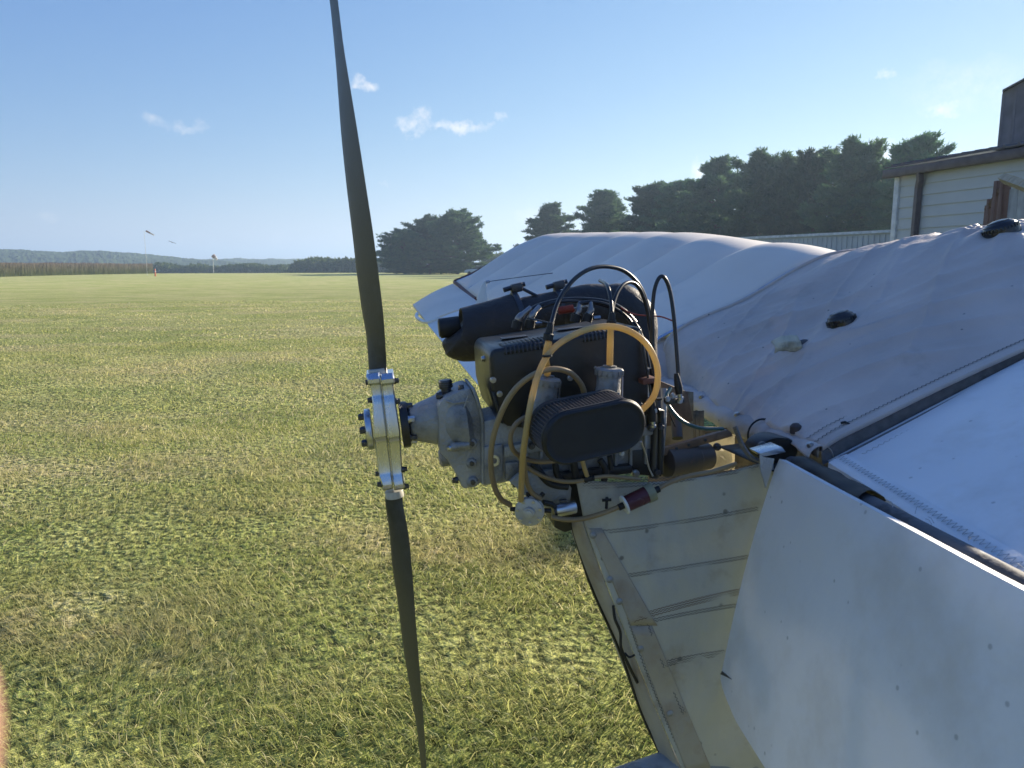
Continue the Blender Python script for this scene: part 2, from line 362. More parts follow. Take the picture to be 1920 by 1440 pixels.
def crown_mesh(name, seed, H, Rb, base, nl, per, spray, m, up=.8, round_=1.2, lobes=0.):
    r = np.random.default_rng(seed); VV = []; CT = []; limbs = []
    for i in range(nl):
        t = (i+.5)/nl; z = H*(base+(1-base)*t**.92*.97); prof = max(.07, (1-t**round_))**.72*(.62+.38*min(1, t*4+.3))*(1+.16*sin(seed*3.1+t*17))
        az = i*2.399+r.normal(0, .35); Lr = Rb*prof*(.70+.42*r.random()**.6); rise = (.12+.95*t*t)*Lr+r.normal(0, .035)*H
        d = np.array([cos(az), sin(az), 0.]); st = np.array([0, 0, z]); en = st+d*Lr+np.array([0, 0, rise]); limbs.append((st, en, Lr))
        q = max(4, int(per*(.4+prof)))
        s = .18+.82*r.random(q)**.7; c = st+(en-st)*s[:, None]+r.normal(0, 1, (q, 3))*np.array([.13, .13, .075])*(Rb*.42+.3)*(1-.25*s[:, None]); CT.append(c)
    top = np.array([[0, 0, H*.95]])+r.normal(0, 1, (int(per*1.5), 3))*np.array([.08*Rb, .08*Rb, .06*H*.4]); CT.append(top)
    CT = np.concatenate(CT); n = len(CT); k = 11
    CT = CT[CT[:, 2] > .15]; n = len(CT); c = np.repeat(CT, k, 0); N_ = n*k
    out = c*np.array([1, 1, 0]); out /= np.linalg.norm(out, axis=1, keepdims=True)+1e-6
    d = out*.55+np.array([0, 0, up])+r.normal(0, .62, (N_, 3)); d /= np.linalg.norm(d, axis=1, keepdims=True)
    w = np.cross(d, r.normal(0, 1, (N_, 3))); w /= np.linalg.norm(w, axis=1, keepdims=True)+1e-6
    Ls = spray*(.6+.8*r.random((N_, 1))); ws = Ls*.22
    c = c+r.normal(0, spray*.32, (N_, 3))
    V = np.stack([c-w*ws, c+w*ws, c+d*Ls], 1).reshape(-1, 3); Fc = np.arange(N_*3).reshape(-1, 3)
    return numesh(name, V, Fc, 3, m), limbs
def tree_parts(seed, H, Rb, base, nl, per, spray, m, **kw):
    cm, limbs = crown_mesh('crown', seed, H, Rb, base, nl, per, spray, m, **kw)
    g = G(); g.tube([(0, 0, -.6), (.05, 0, H*.3), (0, .08, H*.6), (0, 0, H*.96)], [H*.022, H*.017, H*.010, H*.003], 8)
    for (a, b, l) in limbs: g.tube([a, (a+b)/2-np.array([0, 0, .04*l]), b], [.05+.012*l, .035, .012], 4, caps=False)
    o = g.obj('trunk', M_BARK, None, M=Matrix.Identity(4)); tm = o.data; bpy.data.objects.remove(o); return cm, tm
KINDS = [tree_parts(s, 11, rb, ba, nl, 62, .30, M_PINE, **kw) for (s, rb, ba, nl, kw) in
         ((1, 4.0, .03, 90, {'round_': 1.25}), (2, 3.9, .03, 86, {'round_': 1.5}), (3, 4.3, .03, 92, {'round_': 1.2}), (4, 3.6, .03, 88, {'round_': 1.7, 'up': .7}), (5, 5.2, .01, 120, {'round_': 2.3, 'up': .5}))]
def pine(px, top, Y, kind, rz, wide, label, group, name='pine_tree', grow=1.0):
    g = AT(px, Y); zg = float(gz(np.array([g.x]), np.array([g.y]))[0]); H = PY(px, top, Y).z-zg
    root = empty(name, (g.x, g.y, zg), rz); tag(root, label, 'tree', group)
    s = H/11.; S = Matrix.Diagonal((s*wide, s*wide, s, 1))
    for nm, me in zip(('crown', 'trunk'), KINDS[kind]):
        o = bpy.data.objects.new(nm, me); COL.objects.link(o); o.parent = root; o.matrix_basis = S; WM[o.name] = WM[root.name] @ S
GA = 'pines of the clump standing alone on the field'; GB = 'pines in the long row behind the aircraft'
pine(758, 436, 142, 4, .3, 1.5, 'pine at the left end of the lone clump, lowest and reaching furthest left', GA)
pine(806, 413, 147, 4, 1.9, 1.35, 'middle pine of the lone clump, slightly shorter than its right neighbour', GA)
pine(858, 402, 140, 4, 4.1, 1.28, 'tallest pine of the lone clump, at its right end above the parked cars', GA)
pine(1031, 388, 126, 0, .5, 1.5, 'first and lowest pine of the long row, left of a gap of sky', GB)
pine(1131, 364, 112, 2, 2.2, 1.35, 'second pine from the left in the long row, pointed top standing free', GB)
pine(1222, 350, 101, 1, 3.9, 1.4, 'third pine from the left in the row, low round shoulder', GB)
pine(1268, 345, 96, 3, .2, 1.45, 'fourth pine from the left in the row, flat topped', GB)
pine(1338, 310, 88, 0, 5.2, 1.3, 'fifth pine from the left in the row, under the small white cloud', GB)
pine(1420, 296, 80, 1, 1.2, 1.25, 'sixth pine from the left, a broad crown near the middle of the row', GB)
pine(1474, 303, 76, 3, 2.8, .95, 'seventh pine from the left, narrow crown between two broader ones', GB)
pine(1517, 292, 73, 3, 4.4, 1.05, 'eighth pine from the left, slim pointed crown left of the white cloud', GB)
pine(1592, 275, 68, 1, .9, 1.2, 'ninth pine from the left, tall crown in front of the white cloud', GB)
pine(1655, 315, 66, 0, 3.3, 1.3, 'tenth pine from the left, lower crown beside the barn corner', GB)
pine(1702, 265, 62, 3, 5.8, 1.1, 'tallest pine of the row, rising behind the barn roof', GB)

def bush_band(name, x0, x1, Y, h, n, label, seed, dp=10):
    r = np.random.default_rng(seed); V = []; N_ = n
    px = x0+(x1-x0)*r.random(N_); t = r.random(N_)
    X = (px-960)/F*FW.y*Y; Yy = Y+(t-.5)*dp; hh = h*(.45+.75*fbm(X*.16+seed, Yy*.05+seed, 3)); edge = np.clip(np.minimum(px-x0, x1-px)/ (abs(x1-x0)*.08), .15, 1); hh = hh*edge
    zg = gz(X, Yy)
    c = np.stack([X, Yy, zg+hh*r.random(N_)**.6], -1)
    d = r.normal(0, 1, (N_, 3)); d[:, 2] = abs(d[:, 2])+.3; d /= np.linalg.norm(d, axis=1, keepdims=True); w = np.cross(d, r.normal(0, 1, (N_, 3))); w /= np.linalg.norm(w, axis=1, keepdims=True)
    L_ = (h*.16)*(.5+r.random((N_, 1)))
    V = np.stack([c-w*L_*.5, c+w*L_*.5, c+d*L_], 1).reshape(-1, 3)
    me = numesh(name, V, np.arange(N_*3).reshape(-1, 3), 3, M_BUSH); o = bpy.data.objects.new(name, me); COL.objects.link(o)
    tag(o, label, 'bushes', kind='stuff')
bush_band('bushes', 545, 770, 230, 5.2, 9000, 'dark bushes along the far field edge behind the propeller', 5, 14)
bush_band('bushes', 285, 560, 260, 4.2, 9000, 'pale green scrub along the far edge below the hills', 6, 14)
bush_band('bushes', 900, 985, 210, 5.4, 4000, 'bushes in the gap between the pine clump and the pine row', 8, 10)

def tall_grass():
    m = bpy.data.materials.new('tall_grass'); m.use_nodes = True; nt = m.node_tree; N = nt.nodes; L = nt.links; b = N['Principled BSDF']
    a = attr_node(N, 'hgt'); rp = N.new('ShaderNodeValToRGB'); e = rp.color_ramp.elements; e[0].position = .1; e[0].color = (.16, .19, .08, 1); e[1].position = .9; e[1].color = (.20, .16, .125, 1)
    L.new(a.outputs['Fac'], rp.inputs[0]); L.new(rp.outputs[0], b.inputs['Base Color']); b.inputs['Roughness'].default_value = .8; tr = N.new('ShaderNodeBsdfTranslucent'); L.new(rp.outputs[0], tr.inputs[0]); ms = N.new('ShaderNodeMixShader'); L.new(b.outputs[0], ms.inputs[1]); L.new(tr.outputs[0], ms.inputs[2]); L.new(ms.outputs[0], N['Material Output'].inputs[0])
    n = 90000; px = -420+705*rng.random(n); Y = 104+46*(np.clip(px, 0, 285)/285)+40*rng.random(n)**1.5
    X = (px-960)/F*FW.y*Y; z = gz(X, Y); h = (1.55+.7*fbm(X*.12, Y*.12, 3))*(.45+.6*rng.random(n)); wv = .022
    dx = rng.normal(0, .16, n); yaw = rng.random(n)*pi
    a0 = np.stack([X-np.cos(yaw)*wv, Y-np.sin(yaw)*wv, z-.05], -1); a1 = np.stack([X+np.cos(yaw)*wv, Y+np.sin(yaw)*wv, z-.05], -1)
    t0 = np.stack([X+dx-.018, Y, z+h], -1); t1 = np.stack([X+dx+.018, Y+.02, z+h], -1)
    V = np.stack([a0, a1, t1, t0], 1).reshape(-1, 3); Fq = np.arange(n*4).reshape(-1, 4)
    hg = np.stack([0*h, 0*h, h/2.2, h/2.2], 1).ravel()
    me = numesh('tall_grass', V, Fq, 4, m, {'hgt': hg}); o = bpy.data.objects.new('tall_grass', me); COL.objects.link(o); tag(o, 'tall brown headed meadow grass along the left field edge', 'tall grass', kind='stuff')
tall_grass()

# ------------------------------------------------------------------ buildings and field furniture
M_SIDING = mat('cream_siding', (.48, .50, .52), .55, scale=2, col2=(.43, .45, .47), contrast=(.3, .8))
M_TRIMW = mat('white_trim', (.72, .73, .74), .5); M_TRIMB = mat('brown_trim', (.12, .095, .10), .5)
M_ROOFM = mat('brown_metal_roof', (.10, .085, .085), .35, metal=.3); M_DARKWALL = mat('dark_grey_cladding', (.22, .20, .22), .6, scale=3)
M_WHITEWALL = mat('white_cladding', (.52, .53, .54), .5, scale=1.2, col2=(.44, .45, .47)); M_WOODRAIL = mat('red_brown_timber', (.17, .085, .06), .7, scale=14, stretch=(1, 1, .2), bump=.3)
M_WOODCAP = mat('sunlit_cap_timber', (.42, .33, .20), .7, scale=14, bump=.3); M_GREYDOOR = mat('grey_panel', (.30, .31, .32), .55)  # rail cap timber: yellow sunlight painted into its lighter colour
def lin(p, q, t): return p*(1-t)+q*t
def build_barn():
    A = PY(1684, 330, 16.6); A.z = 0; B = PY(2150, 330, 16.6*(1675-550)/(2150-550)*1.0)
    d = Vector((B.x-A.x, B.y-A.y, 0)); Lw = d.length; d.normalize(); nrm = Vector((d.y, -d.x, 0))
    if nrm.dot(-A) < 0: nrm = -nrm
    root = empty('barn', A, 0); tag(root, 'cream lap sided barn with brown eaves and downspout at the right edge', 'barn')
    zt = PY(1675, 331, 16.6).z
    n = 15; hh = zt/n; U_ = Vector((0, 0, 1))
    G().box(A+d*Lw/2-nrm*3.2+U_*(zt/2-.05), (Lw-.04, 6.3, zt-.1), (d, nrm, U_)).obj('wall', M_SIDING, root)
    for i in range(n):        # lapped boards, bottom edge proud of the one below
        z0 = i*hh; c = A+d*.12
        prof = [c+nrm*.0+U_*z0, c+nrm*.035+U_*z0, c+nrm*.012+U_*(z0+hh+.008), c+nrm*.0+U_*(z0+hh+.008)]
        G().prism(prof, d*(Lw-.12)).obj('siding_board', M_SIDING, root, smooth=False)
    G().box(A+d*.05+nrm*.03+U_*zt/2, (.13, .09, zt), (d, nrm, U_)).obj('corner_trim', M_TRIMW, root, bevel=.006)
    G().box(A+d*Lw/2-d*.1+nrm*.14+U_*(zt+.06), (Lw+.25, .16, .17), (d, nrm, U_)).obj('gutter', M_TRIMB, root, bevel=.02)
    g = G(); g.tube([A+d*.78+nrm*.16+U_*(zt+.0), A+d*.77+nrm*.13+U_*(zt-.15), A+d*.70+nrm*.09+U_*(zt-.3), A+d*.66+nrm*.09+U_*.1], .075, 4)
    g.obj('downspout', M_TRIMB, root, smooth=False)
    e0 = A-d*.16+nrm*.22+U_*(zt+.17); e1 = A+d*(Lw+.1)+nrm*.26+U_*(zt+.17); back = -nrm*6.8+U_*1.0
    G().prism([e0, e1, e1+back, e0+back], U_*.03).obj('roof_sheet', M_ROOFM, root, smooth=False)
    for k in range(14):
        q = e0+d*(.22+.30*k)+U_*.03; G().prism([q-d*.04, q-d*.02+U_*.035, q+d*.02+U_*.035, q+d*.04], back).obj('roof_rib', M_ROOFM, root, smooth=False)
build_barn()
def build_tall_shed():
    Y = 17.8; A = PY(1868, 300, Y); top = PY(1884, 172, Y).z; d = Vector((.822, -.57, 0)).normalized(); nrm = Vector((-.5, -.86, 0)).normalized(); nrm = Vector((d.y, -d.x, 0))
    if nrm.y > 0: nrm = -nrm
    U_ = Vector((0, 0, 1)); A.z = 0; root = empty('tall_shed', A); tag(root, 'tall dark grey shed rising behind the barn roof at the right edge', 'shed')
    w = 5.; ap = 1.25
    g = G(); g.prism([A, A+d*w, A+d*w+U_*top, A+d*w/2+U_*(top+ap), A+U_*top], -nrm*6); g.obj('wall', M_DARKWALL, root, smooth=False)
    for k in range(22):
        x = .02+k*w/22.; zt = top+ap*(1-abs(x-w/2)/(w/2))-.06
        G().box(A+d*x+nrm*.012+U_*zt/2, (.05, .03, zt), (d, nrm, U_)).obj('cladding_rib', M_DARKWALL, root, smooth=False)
    for s0, s1 in (((.0, top-.02), (w/2, top+ap+.03)), ((w/2, top+ap+.03), (w+.12, top-.02))):
        p = A+d*s0[0]+U_*s0[1]+nrm*.15; q = A+d*s1[0]+U_*s1[1]+nrm*.04
        G().prism([p, q, q+U_*.04, p+U_*.04], -nrm*6.0).obj('roof_sheet', M_ROOFM, root, smooth=False)
build_tall_shed()
def build_long_building():
    P0 = PY(1250, 454.5, 36); P1 = PY(1700, 434, 24.5); A = Vector((P0.x, P0.y, 0)); B = Vector((P1.x, P1.y, 0)); d = (B-A); Lw = d.length; d.normalize(); nrm = Vector((d.y, -d.x, 0))
    if nrm.y > 0: nrm = -nrm
    U_ = Vector((0, 0, 1)); root = empty('long_building', A); tag(root, 'long low white building between the wing and the pine row', 'building')
    zt = P1.z
    G().box((A+B)/2-nrm*3+U_*zt/2, (Lw+3, 6, zt), (d, nrm, U_)).obj('wall', M_WHITEWALL, root)
    g = G(); k = 0
    while k*.22 < Lw: g.box(A+d*(k*.22)+nrm*.01+U_*(zt/2-.03), (.05, .03, zt-.08), (d, nrm, U_)); k += 1
    tag(g.obj('cladding_ribs', M_WHITEWALL, root, smooth=False), kind='stuff')
    G().box((A+B)/2+nrm*.04+U_*(zt+.03), (Lw+3.2, .12, .09), (d, nrm, U_)).obj('eave_trim', M_TRIMW, root)
    q = PY(1631, 447, 26.2); G().box(Vector((q.x, q.y, q.z))+nrm*.09, (.12, .14, .16), (d, nrm, U_)).obj('wall_lamp', M_TRIMB, root, bevel=.02)
build_long_building()
def build_railing():
    Y = 9.; U_ = Vector((0, 0, 1)); A = PY(1898, 470, Y); base = Vector((A.x, A.y, 0)); root = empty('stair_railing', base)
    tag(root, 'red brown timber stair railing with posts in front of the barn', 'railing')
    def v(px, y0, y1, w, Yd=Y, m=M_WOODRAIL, nm='post', z0=None):
        a = PY(px, y0, Yd); b = PY(px, y1, Yd); z = 0 if z0 is None else b.z
        G().box(Vector((a.x, a.y, (a.z+z)/2)), (w, w*.8, a.z-z)).obj(nm, m, root, bevel=.006)
    v(1886, 337, 0, .095); v(1873, 339, 0, .085, Y+.5); v(1858, 373, 0, .075, Y+1.3); v(1866, 362, 0, .05, Y+.9, nm='baluster')
    v(1880, 350, 0, .035, Y+.25, nm='baluster'); v(1851, 385, 0, .05, Y+1.7, nm='baluster')
    a = PY(1888, 343, Y); b = PY(1853, 392, Y+1.6); G().tube([a, b], .05, 4).obj('hand_rail', M_WOODRAIL, root, smooth=False)
    a = PY(1880, 362, Y+.05); b = PY(1892, 362, Y); G().tube([a, b], .05, 4).obj('cross_rail', M_WOODRAIL, root, smooth=False)
    a = PY(1882, 334, Y); b = PY(1960, 362, Y-1.6)
    for i, t in enumerate((0, .27, .54)):
        G().tube([lin(a, b, t), lin(a, b, t+.26)], .062, 4).obj('rail_cap', M_WOODCAP, root, smooth=False)
    p0 = PY(1891, 400, Y-.1); p1 = PY(1990, 420, Y-1.8)
    for k in range(5):
        q = lin(Vector((p0.x, p0.y, 0)), Vector((p1.x, p1.y, 0)), (k+.5)/5); zt = PY(1900, 357, Y).z
        dd = Vector((p1.x-p0.x, p1.y-p0.y, 0)); w = dd.length/5; dd.normalize()
        G().box(q+U_*zt/2, (w-.012, .03, zt), (dd, Vector((-dd.y, dd.x, 0)), U_)).obj('panel_board', M_GREYDOOR, root, bevel=.004)
build_railing()

M_ORANGE = mat('orange_plastic', (.75, .16, .05), .5); M_POLE = mat('pale_pole', (.62, .62, .60), .5); M_SOCK = mat('windsock_cloth', (.45, .33, .30), .8, transl=.4)
M_SOCKW = mat('white_sock_band', (.7, .68, .66), .8, transl=.4)
def windsock(px, Y, topy, pts, label, rad, pole=True):
    g0 = AT(px, Y); root = empty('windsock', g0); tag(root, label, 'windsock')
    top = PY(px, topy, Y)
    if pole: G().tube([g0, Vector((g0.x, g0.y, top.z+.1))], [.07, .045], 6).obj('pole', M_POLE, root)
    else: G().tube([g0, Vector((g0.x, g0.y, top.z))], [.03, .022], 5).obj('pole', M_POLE, root)
    q = [PY(x, y, Y) for x, y in pts]
    G().lathe(q[0], q[-1]-q[0], [(0, rad), ((q[-1]-q[0]).length*.5, rad*.8)], 10).obj('sock', M_SOCK, root)
    m = (q[0]+q[-1])/2; G().lathe(m, q[-1]-q[0], [(0, rad*.78), ((q[-1]-q[0]).length*.5, rad*.5)], 10).obj('sock_end', M_SOCKW, root)
windsock(275, 118, 433, [(274, 433), (289, 441)], 'tall windsock on a thin pole above the tall brown grass', .15, False)
windsock(400, 170, 479, [(399, 479), (407, 487)], 'short windsock on a white pole in front of the far hills', .45)
def build_bird():
    c = PY(323, 454.5, 120); root = empty('bird', c); tag(root, 'dark bird soaring with spread wings above the far hills', 'bird')
    m = mat('bird_plumage', (.06, .055, .05), .8); d = (PY(330, 457, 120)-PY(316, 452, 120)).normalized(); f = Vector((0, 1, 0))
    G().lathe(c-f*.22, f, [(0, .01), (.1, .06), (.22, .075), (.36, .05), (.44, .015)], 8).obj('body', m, root)
    for s in (-1, 1):
        a = c+d*.04*s; G().prism([a-f*.10, a+f*.10, a+d*.34*s+f*.12+Vector((0, 0, .05)), a+d*.62*s+f*.0+Vector((0, 0, .02)), a+d*.36*s-f*.08+Vector((0, 0, .05))], Vector((0, 0, .02))).obj('wing', m, root, smooth=False)
build_bird()
def build_marker():
    g0 = AT(290, 112); g0.z = float(gz(np.array([g0.x]), np.array([g0.y]))[0]); root = empty('marker_post', g0); tag(root, 'orange marker post at the corner of the tall brown grass', 'marker post')
    G().lathe(g0, Vector((0, 0, 1)), [(0, .16), (.05, .16), (.06, .10), (1.0, .09), (1.06, .06)], 12).obj('post', M_ORANGE, root)
    G().lathe(g0+Vector((0, 0, .62)), Vector((0, 0, 1)), [(0, .105), (.12, .10)], 12).obj('band', M_POLE, root)
build_marker()
def build_car(px, Y, rz, colm, label):
    g0 = AT(px, Y); g0.z = float(gz(np.array([g0.x]), np.array([g0.y]))[0]); root = empty('parked_car', g0, rz); tag(root, label, 'car', 'cars parked at the field edge')
    M = WM[root.name]; glass = bpy.data.materials.get('car_glass') or mat('car_glass', (.03, .04, .05), .08); tyre = bpy.data.materials.get('car_tyre') or mat('car_tyre', (.02, .02, .02), .8)
    def part(g, nm, m, **k):
        g.v = [tuple(M @ Vector(p)) for p in g.v]; return g.obj(nm, m, root, **k)
    prof = [(-2.2, .35), (-2.25, .75), (-2.05, .95), (-1.3, 1.0), (1.0, .98), (1.9, .88), (2.25, .68), (2.25, .35)]
    part(G().prism([(x, -.85, z) for x, z in prof], Vector((0, 1.7, 0))), 'body', colm, bevel=.08)
    part(G().prism([(-1.75, -.70, .99), (-1.2, -.62, 1.43), (.25, -.62, 1.45), (1.05, -.70, .98)], Vector((0, 1.32, 0))), 'cabin', glass, bevel=.05)
    part(G().prism([(-1.22, -.63, 1.42), (-1.1, -.58, 1.48), (.15, -.58, 1.49), (.3, -.63, 1.43)], Vector((0, 1.22, 0))), 'roof', colm, bevel=.03)
    for x in (-1.35, 1.4):
        for y in (-.86, .66):
            part(G().lathe(Vector((x, y, .33)), Vector((0, 1, 0)), [(0, .2), (.02, .33), (.18, .33), (.2, .2)], 16), 'wheel', tyre)
build_car(897, 128, radians(170), mat('pale_car_paint', (.48, .55, .62), .3), 'pale silver car parked under the right side of the lone pine clump')
build_car(920, 133, radians(165), mat('blue_car_paint', (.08, .12, .19), .3), 'dark blue car parked just right of the silver car')

# ------------------------------------------------------------------ the aircraft
TH, EP = radians(10), radians(5.8)
ea = Vector((cos(TH)*cos(EP), sin(TH)*cos(EP), sin(EP))); en = Vector((sin(TH), -cos(TH), 0)); eu = en.cross(ea)
if eu.z < 0: eu = -eu
OO = P(727, 800, 1.40)
def T(s, h, k): return OO+ea*s+eu*h+en*k
def W(x, y, k):
    r = ray(x, y); return C0+r*((k+(OO-C0).dot(en))/r.dot(en))
def SH(x, y, k): q = W(x, y, k)-OO; return q.dot(ea), q.dot(eu)
def Wp(pts): return [W(*p) for p in pts]
air = empty('ultralight_aircraft', (0.75, 1.7, 0)); tag(air, 'white fabric winged ultralight with its bare two stroke engine and propeller', 'aircraft')

M_BLADE = mat('blade_composite', (.035, .035, .032), .38, scale=60, spots=((.12, .12, .11), 120, .10, .88), dirt=((.07, .068, .06), 30, .56, .75), bump=.12, col2=(.05, .05, .045), spec=.5)
M_ALU = mat('machined_aluminium', (.62, .64, .66), .27, metal=1., scale=30, col2=(.54, .56, .58), bump=.05, stretch=(1, 1, .25), bscale=200)
M_CAST = mat('cast_alloy', (.36, .36, .35), .5, metal=.3, scale=12, col2=(.25, .25, .24), bump=.35, bscale=140, dirt=((.10, .085, .06), 16, .52, .75))
M_CASTL = mat('carb_zinc', (.30, .30, .295), .5, metal=.5, scale=18, col2=(.18, .18, .17), bump=.25, bscale=160, dirt=((.12, .095, .06), 20, .5, .72))
M_BLACK = mat('black_metal', (.014, .014, .015), .4, scale=20, col2=(.022, .021, .02), spec=.5)
M_SHROUD = mat('black_shroud', (.012, .012, .012), .33, scale=7, col2=(.020, .018, .016), bump=.12, dirt=((.06, .052, .04), 9, .60, .82))
M_RUB = mat('black_rubber', (.012, .012, .013), .55, scale=20)
M_CABLE = mat('black_cable', (.015, .015, .017), .32)
M_MUFF = mat('muffler_steel', (.020, .018, .018), .6, scale=9, col2=(.032, .025, .022), bump=.3, bscale=70, dirt=((.08, .05, .035), 12, .58, .85))
M_STEEL = mat('steel_bolt', (.55, .55, .55), .3, metal=1.); M_DSTEEL = mat('dark_steel', (.10, .10, .105), .4, metal=.8)
M_HOSE_LIT = mat('amber_hose_lit', (.74, .58, .28), .30, scale=9, col2=(.62, .46, .20), transl=.5, spec=.6)  # hose in sun: the light is put into the brighter colour
M_HOSE_SHADE = mat('amber_hose_shade', (.38, .29, .165), .35, scale=9, col2=(.27, .19, .10), transl=.25)  # same amber hose out of the sun, shade painted into the colour
M_GHOSE = mat('green_hose', (.04, .10, .10), .3)
M_RED = mat('red_spring', (.36, .05, .025), .5); M_REDP = mat('red_filter', (.10, .022, .028), .25, transl=.12); M_CLEARP = mat('clear_filter', (.45, .47, .33), .25, transl=.4)
M_WHITEP = mat('white_plastic', (.76, .77, .75), .4); M_BROWN = mat('brown_bracket', (.22, .13, .07), .6, scale=20, dirt=((.06, .04, .03), 20, .45, .7))
M_PIPE = mat('brown_pipe', (.10, .072, .055), .5, scale=10, col2=(.06, .05, .045), dirt=((.18, .10, .06), 14, .6, .8))
M_PEEL = mat('peeling_grey_paint', (.10, .105, .115), .75, scale=11, col2=(.06, .06, .065), contrast=(.48, .52), dirt=((.36, .38, .39), 9, .60, .63), bump=.3)
M_WING = mat('white_sailcloth', (.82, .84, .86), .42, scale=3, col2=(.74, .765, .79), bump=.35, bscale=14, transl=.14, spots=((.45, .47, .48), 34, .13, .6), dirt=((.62, .61, .58), 5, .48, .75))
M_FARW = mat('cream_sailcloth', (.86, .79, .70), .6, scale=2.5, col2=(.78, .72, .64), transl=.16, dirt=((.55, .53, .50), 4, .6, .9))
M_COVER = mat('weathered_sailcloth', (.64, .55, .49), .5, scale=3.5, col2=(.50, .43, .385), bump=.3, bscale=55, transl=.12, spots=((.12, .12, .12), 30, .10, .72), dirt=((.27, .235, .20), 4.5, .54, .80))
M_SIDE = mat('dirty_sailcloth', (.52, .51, .44), .6, scale=4, col2=(.42, .42, .385), bump=.2, bscale=60, transl=.12, spots=((.13, .13, .12), 26, .17, .66), dirt=((.24, .17, .10), 5, .54, .74))
M_HEM = mat('stained_hem', (.40, .37, .31), .65, scale=7, col2=(.31, .28, .23), bump=.3, dirt=((.24, .17, .11), 9, .50, .75))
M_THREAD = mat('dark_thread', (.15, .145, .14), .8, scale=200, col2=(.07, .07, .07)); M_THREADC = mat('grey_thread', (.22, .21, .21), .8); M_THREADB = mat('rust_thread', (.16, .085, .05), .8); M_THREADL = mat('pale_thread', (.45, .46, .47), .8)
M_WEB = mat('grey_webbing', (.20, .195, .20), .8, scale=60, bump=.6, bscale=500)
M_TRIMR = mat('maroon_trim', (.11, .035, .035), .6)

def bolt(M0, c, axis, r=.005, h=.005, m=None, name='bolt', seg=6):
    """hexagon head with a washer; alike heads share one mesh"""
    key = (name, round(r, 4), round(h, 4), seg, (m or M_STEEL).name)
    if key not in BOLTS:
        g = G(); g.lathe(Vector((0, 0, 0)), Vector((0, 0, 1)), [(-.004, r*1.25), (.0012, r*1.25), (.0012, r*1.24)], 12); g.lathe(Vector((0, 0, .0012)), Vector((0, 0, 1)), [(0, r), (h*.85, r), (h, r*.85)], seg)
        o = g.obj(name, m or M_STEEL, None, M=Matrix.Identity(4)); BOLTS[key] = o.data; bpy.data.objects.remove(o)
    o = bpy.data.objects.new(name, BOLTS[key]); COL.objects.link(o)
    place(o, M0, Matrix.Translation(c) @ axis.to_track_quat('Z', 'Y').to_matrix().to_4x4()); return o
BOLTS = {}

# --- fabric surfaces
def cr1(xs, ys, x):
    """smooth interpolation through (xs, ys)"""
    i = max(0, min(len(xs)-2, int(np.searchsorted(xs, x))-1)); t = (x-xs[i])/(xs[i+1]-xs[i])
    def sl(j):
        if j <= 0: return (ys[1]-ys[0])/(xs[1]-xs[0])
        if j >= len(xs)-1: return (ys[-1]-ys[-2])/(xs[-1]-xs[-2])
        return (ys[j+1]-ys[j-1])/(xs[j+1]-xs[j-1])
    d = xs[i+1]-xs[i]; h00 = 2*t**3-3*t**2+1; h10 = t**3-2*t**2+t; h01 = -2*t**3+3*t**2; h11 = t**3-t**2
    return h00*ys[i]+h10*d*sl(i)+h01*ys[i+1]+h11*d*sl(i+1)
COVER = [( .13, [(.785, -.120), (.83, -.100), (1.249, .026), (1.7, .13), (2.02, .13)]),
         (-.06, [(.785, -.122), (.83, -.092), (1.18, .062), (1.6, .185), (2.02, .15)]),
         (-.32, [(.785, -.122), (.83, -.078), (1.118, .062), (1.54, .222), (2.02, .17)]),
         (-.50, [(.785, -.112), (.83, -.045), (1.08, .080), (1.45, .208), (2.02, .15)]),
         (-.68, [(.785, -.095), (.812, .005), (1.05, .088), (1.33, .192), (1.6, .165), (2.02, .09)])]
def cover_h(s, k):
    ks = [-c[0] for c in COVER]; hs = [cr1([p[0] for p in c[1]], [p[1] for p in c[1]], s) for c in COVER]
    return cr1(ks, hs, -k)
def wr(s, k):
    """wrinkles of the slack cover: long folds running forward and across, sharper near the seams"""
    w0 = noise.noise(Vector((s*1.7, k*1.7, 9)))*.16
    q = k+w0-.22*s; r1 = 1-abs(noise.noise(Vector((s*1.1, q*7.5, 3.1)))*2.2); r2 = 1-abs(noise.noise(Vector((s*2.4+q*2, q*17, 7.7)))*2.2)
    q3 = k*.8+s*.55; r3 = 1-abs(noise.noise(Vector((q3*9, (s-k)*1.3, 15.)))*2.6)
    e = .011*max(0, r1)**2.2+.0045*max(0, r2)**2+.007*max(0, r3)**5+.008*noise.noise(Vector((s*2.2, k*2.6, 1)))
    cd = math.hypot(s-1.56, (k+.32)*1.2); e += .010*math.exp(-cd*cd*30)*(.5+.5*cos(9*math.atan2(k+.32, s-1.56)))
    dseam = min(1, (.13-k)/.10, (k+.68)/.10); return e*max(.12, dseam)
def cover_p(s, k, lift=0.): return T(s, cover_h(s, k)+wr(s, k)+lift, k)
rows = []
for i in range(150):
    k = .13-.81*i/149; rows.append([cover_p(.785, k, -.022)+ea*-.002]+[cover_p(.785+1.235*(j/189)**1.1, k) for j in range(190)])
cov = G().grid(rows).obj('centre_cover', M_COVER, air, solid=.002, angle=180)
def solve_on(fn, px, py, k0=-.3):
    """point of the fabric fn(s, k) that lies on a pixel's ray, found by stepping k along the ray"""
    best = None
    for i in range(400):
        k = .13-.8*i/399; s, h = SH(px, py, k)
        if .79 < s < 2.0:
            e = h-(cover_h(s, k)+wr(s, k))
            if e < 0 or best is None: 
                best = (s, k)
                if e < 0: return best
    return best
